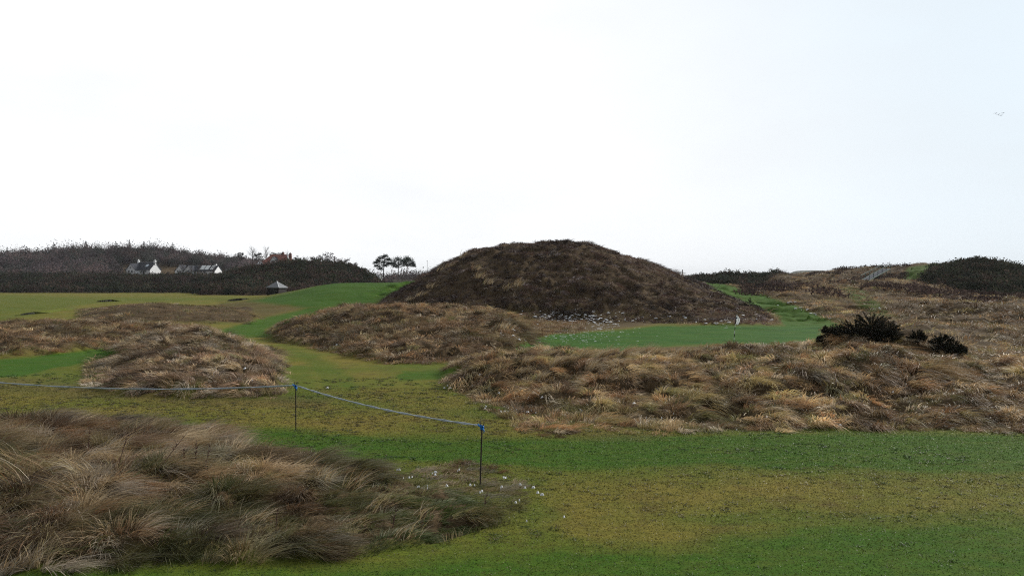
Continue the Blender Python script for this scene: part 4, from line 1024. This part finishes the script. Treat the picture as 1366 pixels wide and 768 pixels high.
t = empty('outbuilding', c4, 'small white outbuilding with a pale roof slope, left of the red-roofed house', 'building', None, math.radians(-40))
w_ = MB(); r_ = MB(); gable_block(w_, r_, 3.2, 2.6, .6, 1.5); w_.build('wall', M_HARL, t); r_.build('roof', M_PALEROOF, t)
windows(t, [(0, -1.33, -.2, .6, .6, 'y')])
c5 = P(504.5, 371, 330)
t = empty('white_shed', c5, 'little white shed at the right end of the gorse dome, below the tallest pine', 'shed', None, math.radians(-30))
w_ = MB(); r_ = MB(); gable_block(w_, r_, 2.6, 1.8, .2, .8); w_.build('wall', M_HARL, t); r_.build('roof', M_PALEROOF, t)

# hut
D6 = 148.0; k = D6 / F
hx = float(x_at(369.5, D6)); hz = float(z_at(383, D6))
t = empty('hut', (hx, D6, hz - 1.9), 'dark square wooden hut with a grey pyramid roof in front of the gorse', 'hut', None, math.radians(-20))
a = 1.18
w_ = MB(); w_.box(-a, a, -a, a, -1, 1.9); w_.build('wall', M_DARKWOOD, t)
ro_ = MB(); o_ = a + .22; ap = float(z_at(375, D6)) - hz + 1.9
ro_.add([(-o_, -o_, 1.86), (o_, -o_, 1.86), (o_, o_, 1.86), (-o_, o_, 1.86), (0, 0, ap), (-o_, -o_, 1.78), (o_, -o_, 1.78), (o_, o_, 1.78), (-o_, o_, 1.78)], [(0, 1, 4), (1, 2, 4), (2, 3, 4), (3, 0, 4), (5, 6, 1, 0), (6, 7, 2, 1), (7, 8, 3, 2), (8, 5, 0, 3), (8, 7, 6, 5)])
ro = ro_.build('roof', plain('hut_slate', (.16, .165, .18), .6, .2, 3, .4), t)
MB().tube([(o_, -o_, 1.9), (0, 0, ap + .03)], .05, 5).build('hip_flashing', M_PALEROOF, ro)
MB().box(-.45, .45, -a - .05, -a + .02, -.1, 1.7).build('door', M_BLACKPAINT, t)

# ------------------------------------------------------------------ steps up the right ridge
s0 = hit(1154, 375); s1 = P(1182, 359.5, s0.y + 8)
t = empty('wooden_steps', s0, 'flight of wooden steps with a green handrail climbing the right ridge', 'steps')
dv3 = s1 - s0; n = 14
sd = Vector((-dv3.y, dv3.x, 0)).normalized() * -.7
tr = MB(); 
for i in range(n):
    q = dv3 * ((i + .5) / n); zg = q.z + .05
    a_, b_ = q - sd, q + sd; u = dv3.normalized() * .16
    tr.add([(a_ - u) + Vector((0, 0, .0)), a_ + u, b_ + u, b_ - u, (a_ - u) + Vector((0, 0, .16)), a_ + u + Vector((0, 0, .16)), b_ + u + Vector((0, 0, .16)), b_ - u + Vector((0, 0, .16))], [(3, 2, 1, 0), (4, 5, 6, 7), (0, 1, 5, 4), (1, 2, 6, 5), (2, 3, 7, 6), (3, 0, 4, 7)])
tr.build('treads', M_PALETIMBER, t)
for sg in (-1, 1):
    MB().tube([sd * sg + Vector((0, 0, .95)), dv3 + sd * sg + Vector((0, 0, .95))], .06, 6).build('handrail', M_TIMBER, t)
    MB().tube([sd * sg + Vector((0, 0, .1)), dv3 + sd * sg + Vector((0, 0, .1))], .10, 6).build('stringer', M_TIMBER, t)
    for i in range(6):
        q = dv3 * (i / 5) + sd * sg; MB().tube([q + Vector((0, 0, -.8)), q + Vector((0, 0, 1.0))], .06, 5).build('post', M_TIMBER, t)

# ------------------------------------------------------------------ thin poles, marker, bunkers, fence, birds
def pole(name, px, top_py, base_py, d, r, label, mat, head=False):
    b = P(px, base_py, d); h = float(z_at(top_py, d)) - b.z
    t = empty(name, b, label, 'pole')
    MB().tube([(0, 0, -2), (0, 0, h)], [r, r * .8], 7).build('shaft', mat, t)
    if head: MB().box(-.35, .35, -.12, .12, h, h + .16).build('head', mat, t)
M_POLE = plain('pale_grey_pole', (.42, .44, .46), .6, .1, 3)
pole('marker_post', 910.5, 359.5, 368, 100, .06, 'short dark marker post on the right shoulder of the big dune', M_IRON)
pole('mast', 570, 348, 372, 420, .10, 'thin pale mast on the skyline right of the pines, nearer the pines', M_POLE, True)
pole('mast.001', 591, 347.5, 372, 420, .10, 'thin pale mast on the skyline right by the left shoulder of the dune', M_POLE, True)
pole('mast.002', 499, 358, 372, 360, .10, 'short thin mast left of the tallest pine', M_POLE)

def bunker(p0, p1, ht, label, bulge=1.0):
    """curved stacked-sod face set into the fairway, ends tapering into the turf"""
    n = 24; vs = []
    for i in range(n + 1):
        s = i / n; h = ht * math.sin(math.pi * min(1, s * .9 + .05)) ** .7
        q = hit(p0[0] + (p1[0] - p0[0]) * s, p0[1] + (p1[1] - p0[1]) * s + 1.0 * math.sin(math.pi * s), 74); zg = tz(q.x, q.y)
        vs += [(q.x, q.y, zg - .1), (q.x, q.y + .2, zg + h), (q.x, q.y + 1.0, zg + h * .9), (q.x, q.y + 5, zg - .2)]
    mb = MB(); fs = []
    for i in range(n):
        for j in range(3): fs.append((i * 4 + j, (i + 1) * 4 + j, (i + 1) * 4 + j + 1, i * 4 + j + 1))
    mb.add(vs, fs); o = mb.build('bunker', M_SOD, None); o.data.materials.append(M_TURF2)
    for i, p in enumerate(o.data.polygons):
        if i % 3: p.material_index = 1
    return tag(o, label, 'bunker', 'bunkers in the far left fairway')
M_TURF2 = plain('bunker_lip_turf', (.085, .10, .018), .95, .3, 2, .05)
bunker((18, 421.5), (92, 411.5), .24, 'long dark bunker face slanting across the left fairway, the nearer and longer one')
bunker((128, 402.5), (158, 400.5), .30, 'short dark bunker face farther up the left fairway')
bunker((303, 401), (330, 399), .30, 'short dark bunker face at the left foot of the green tee')

wl = empty('field_wall', P(545, 374.5, 320), 'low pale stone wall beyond the green tee, under the pine thicket', 'wall')
mb = MB()
for i in range(26):
    x_ = -6 + i * .55; mb.box(x_, x_ + .52, -.25 + R.uniform(-.05, .05), .25, -2, .35 + R.uniform(-.12, .15))
mb.build('stones', M_STONE, wl)

for (px, py), lab in zip([(1326.6, 151.5), (1330.2, 153), (1333.6, 154.3), (1336.2, 151.2)], ['flying bird at the left end of the little flock', 'flying bird, second from the left in the little flock', 'flying bird lowest in the little flock', 'flying bird at the upper right of the little flock']):
    d = 170.0; b = P(px, py, d); mb = MB()
    mb.tube([(-.22, 0, -.01), (-.1, 0, 0), (.06, 0, .02), (.2, 0, .05)], [.015, .055, .06, .02], 6)
    body = empty('bird', b, lab, 'bird', 'birds flying in the right-hand sky', .5)
    bo = mb.build('body', M_BIRD, body, True)
    for sg in (-1, 1):
        wg = MB(); wg.add([(.1, 0, .02), (-.08, 0, .02), (-.02, sg * .25, .10), (.1, sg * .25, .10), (-.05, sg * .48, .03), (.1, 0, .035), (-.08, 0, .035), (-.02, sg * .25, .115), (.1, sg * .25, .115), (-.05, sg * .48, .04)],
                          [(0, 1, 2, 3), (3, 2, 4), (5, 8, 7, 6), (8, 9, 7), (0, 3, 8, 5), (3, 4, 9, 8), (1, 6, 7, 2), (2, 7, 9, 4)]); wg.build('wing', M_BIRD, body)

# dead stalks in the near grass
def stalk(p0, p1, label, twigs=6, dmin=9):
    a = hit(*p0, dmin); k = a.y / F; e = Vector(((p1[0] - p0[0]) * k, .1, (p0[1] - p1[1]) * k))
    t = MB(); t.tube([(0, 0, -.05), tuple(e * .5 + Vector((.01, 0, 0))), tuple(e)], [.008, .006, .003], 5)
    for i in range(twigs):
        s = random.uniform(.35, .98); q = e * s; t.tube([tuple(q), tuple(q + Vector((random.uniform(-.09, .09), random.uniform(-.09, .09), random.uniform(.03, .12))))], [.004, .002], 4)
        t.tube([tuple(q + Vector((.01, 0, .01))), tuple(q + Vector((random.uniform(-.02, .04), 0, .03)))], [.009, .004], 4)
    o = t.build('dead_stalk', M_STALK); o.location = a
    return tag(o, label, 'stalk', 'dead stalks in the near grass')
for p0, p1, lab, tw in [((203, 632), (244, 580), 'long dead stalk leaning to the right across the near grass', 4), ((258, 630), (258, 588), 'upright branching dead stalk just right of the long leaning one', 12), ((270, 632), (276, 594), 'thin dead stalk beside the branching one', 8), ((155, 620), (166, 580), 'dead stalk left of the long leaning one', 5),
                        ((114, 610), (114, 578), 'short dead stalk at the upper left of the near grass', 4), ((245, 628), (240, 600), 'short twiggy dead stalk under the long leaning one', 8), ((365, 712), (366, 682), 'dead stalk low in the near grass, left of the centre of the mound front', 4), ((522, 705), (526, 684), 'short dead stalk at the right end of the near mound', 4), ((645, 678), (648, 664), 'tiny dead stalk by the foot of the near rope post', 3)]:
    stalk(p0, p1, lab, tw)
# rusty dock thicket
plumes('dead_weeds', 'rust-red dead weed stems in the middle of the near grass mound', [(250, 612, 90, .42, .1), (265, 606, 90, .42, .1), (240, 620, 70, .38, 0), (285, 615, 60, .36, 0), (130, 606, 60, .36, .2), (225, 608, 60, .4, .1), (150, 612, 40, .4, .1)], .007, 9, 'weeds', (.0, .3, 1, 1.5, 0, 0, 0, 3), .3)

# ------------------------------------------------------------------ world, sun, camera
SUN_AZ, SUN_EL = math.radians(50), math.radians(27)
sd_ = Vector((math.sin(SUN_AZ) * math.cos(SUN_EL), math.cos(SUN_AZ) * math.cos(SUN_EL), math.sin(SUN_EL)))
wo = bpy.data.worlds.new('World'); S.world = wo; wo.use_nodes = True
nt = wo.node_tree; bg = nt.nodes['Background']
st = N(nt, 'ShaderNodeTexSky'); st.sky_type = 'NISHITA'; st.sun_disc = False; st.sun_elevation = SUN_EL; st.sun_rotation = SUN_AZ; st.air_density = 1.0; st.dust_density = 2.0
tc = N(nt, 'ShaderNodeTexCoord'); gen = tc.outputs['Generated']
sx = N(nt, 'ShaderNodeSeparateXYZ'); nt.links.new(gen, sx.inputs[0])
X_, Y_, Z_ = sx.outputs
STR = .1
# overcast sheet: bright ahead, duller overhead and behind; thinner to the right
ahead = N(nt, 'ShaderNodeMapRange', interpolation_type='SMOOTHSTEP'); nt.links.new(Y_, ahead.inputs[0]); ahead.inputs[1].default_value = -.5; ahead.inputs[2].default_value = .85; ahead.inputs[3].default_value = .31; ahead.inputs[4].default_value = 1.13
n1 = noise_node(nt, 3.2, 4, .55, gen, (1, 1, 2.6))
cl = math_(nt, 'MULTIPLY', ahead.outputs[0], math_(nt, 'ADD', math_(nt, 'MULTIPLY', n1, .22), .91))
cc = N(nt, 'ShaderNodeMix', data_type='RGBA'); nt.links.new(n1, cc.inputs['Factor']); cc.inputs[6].default_value = (.94, .97, 1, 1); cc.inputs[7].default_value = (.99, .995, 1, 1)
side_ = N(nt, 'ShaderNodeMapRange', interpolation_type='SMOOTHSTEP'); nt.links.new(math_(nt, 'ADD', math_(nt, 'ADD', X_, math_(nt, 'MULTIPLY', Z_, .45)), math_(nt, 'MULTIPLY', math_(nt, 'SUBTRACT', n1, .5), .25)), side_.inputs[0])
side_.inputs[1].default_value = .10; side_.inputs[2].default_value = .72; side_.inputs[3].default_value = 0; side_.inputs[4].default_value = 1
blue_ = mix(nt, side_.outputs[0], cc.outputs[2], (.74, .84, .92))
cs = N(nt, 'ShaderNodeVectorMath', operation='SCALE'); nt.links.new(blue_, cs.inputs[0]); nt.links.new(math_(nt, 'DIVIDE', cl, STR), cs.inputs['Scale'])
thin = N(nt, 'ShaderNodeMapRange', interpolation_type='SMOOTHSTEP'); nt.links.new(math_(nt, 'ADD', X_, math_(nt, 'MULTIPLY', Z_, .35)), thin.inputs[0]); thin.inputs[1].default_value = .12; thin.inputs[2].default_value = .75; thin.inputs[3].default_value = 1.0; thin.inputs[4].default_value = .96
mx = N(nt, 'ShaderNodeMix', data_type='RGBA'); nt.links.new(thin.outputs[0], mx.inputs['Factor']); nt.links.new(st.outputs[0], mx.inputs[6]); nt.links.new(cs.outputs[0], mx.inputs[7])
nt.links.new(mx.outputs[2], bg.inputs[0]); bg.inputs[1].default_value = STR

hz_ = MB(); hz_.box(-9800, 9800, -60, 4700, -7.5, 46)
mh = bpy.data.materials.new('thin_air'); mh.use_nodes = True; th = mh.node_tree
for n_ in list(th.nodes):
    if n_.type != 'OUTPUT_MATERIAL': th.nodes.remove(n_)
pv = N(th, 'ShaderNodeVolumePrincipled'); pv.inputs['Color'].default_value = (.90, .94, 1, 1); pv.inputs['Density'].default_value = HAZE
th.links.new(pv.outputs[0], [n_ for n_ in th.nodes if n_.type == 'OUTPUT_MATERIAL'][0].inputs['Volume'])
tag(hz_.build('haze', mh), 'thin pale haze lying over the links and the far hills', 'haze', None, 'stuff')
sun = bpy.data.lights.new('sun', 'SUN'); sun.energy = 5.0; sun.angle = math.radians(10); sun.color = (1, .95, .87)
so = bpy.data.objects.new('sun', sun); COL.objects.link(so); so.rotation_euler = (-sd_).to_track_quat('-Z', 'Y').to_euler(); so.location = (30, 30, 40)

cam = bpy.data.cameras.new('camera'); co = bpy.data.objects.new('camera', cam); COL.objects.link(co)
co.location = (0, 0, CZ); co.rotation_euler = (math.pi / 2 - PITCH, 0, 0)
cam.sensor_width = 36; cam.lens = F / 1366 * 36; cam.clip_start = .1; cam.clip_end = 20000
S.camera = co

S.render.engine = 'CYCLES'
S.view_settings.view_transform = 'Standard'; S.view_settings.look = 'None'; S.view_settings.exposure = -.12; S.view_settings.gamma = 1
S.cycles.max_bounces = 5; S.cycles.diffuse_bounces = 2; S.cycles.glossy_bounces = 2; S.cycles.transmission_bounces = 2; S.cycles.transparent_max_bounces = 4
S.cycles.use_denoising = False
S.cycles.sample_clamp_direct = 3; S.cycles.sample_clamp_indirect = 1.5
S.cycles.pixel_filter_type = 'BLACKMAN_HARRIS'; S.cycles.filter_width = 1.15
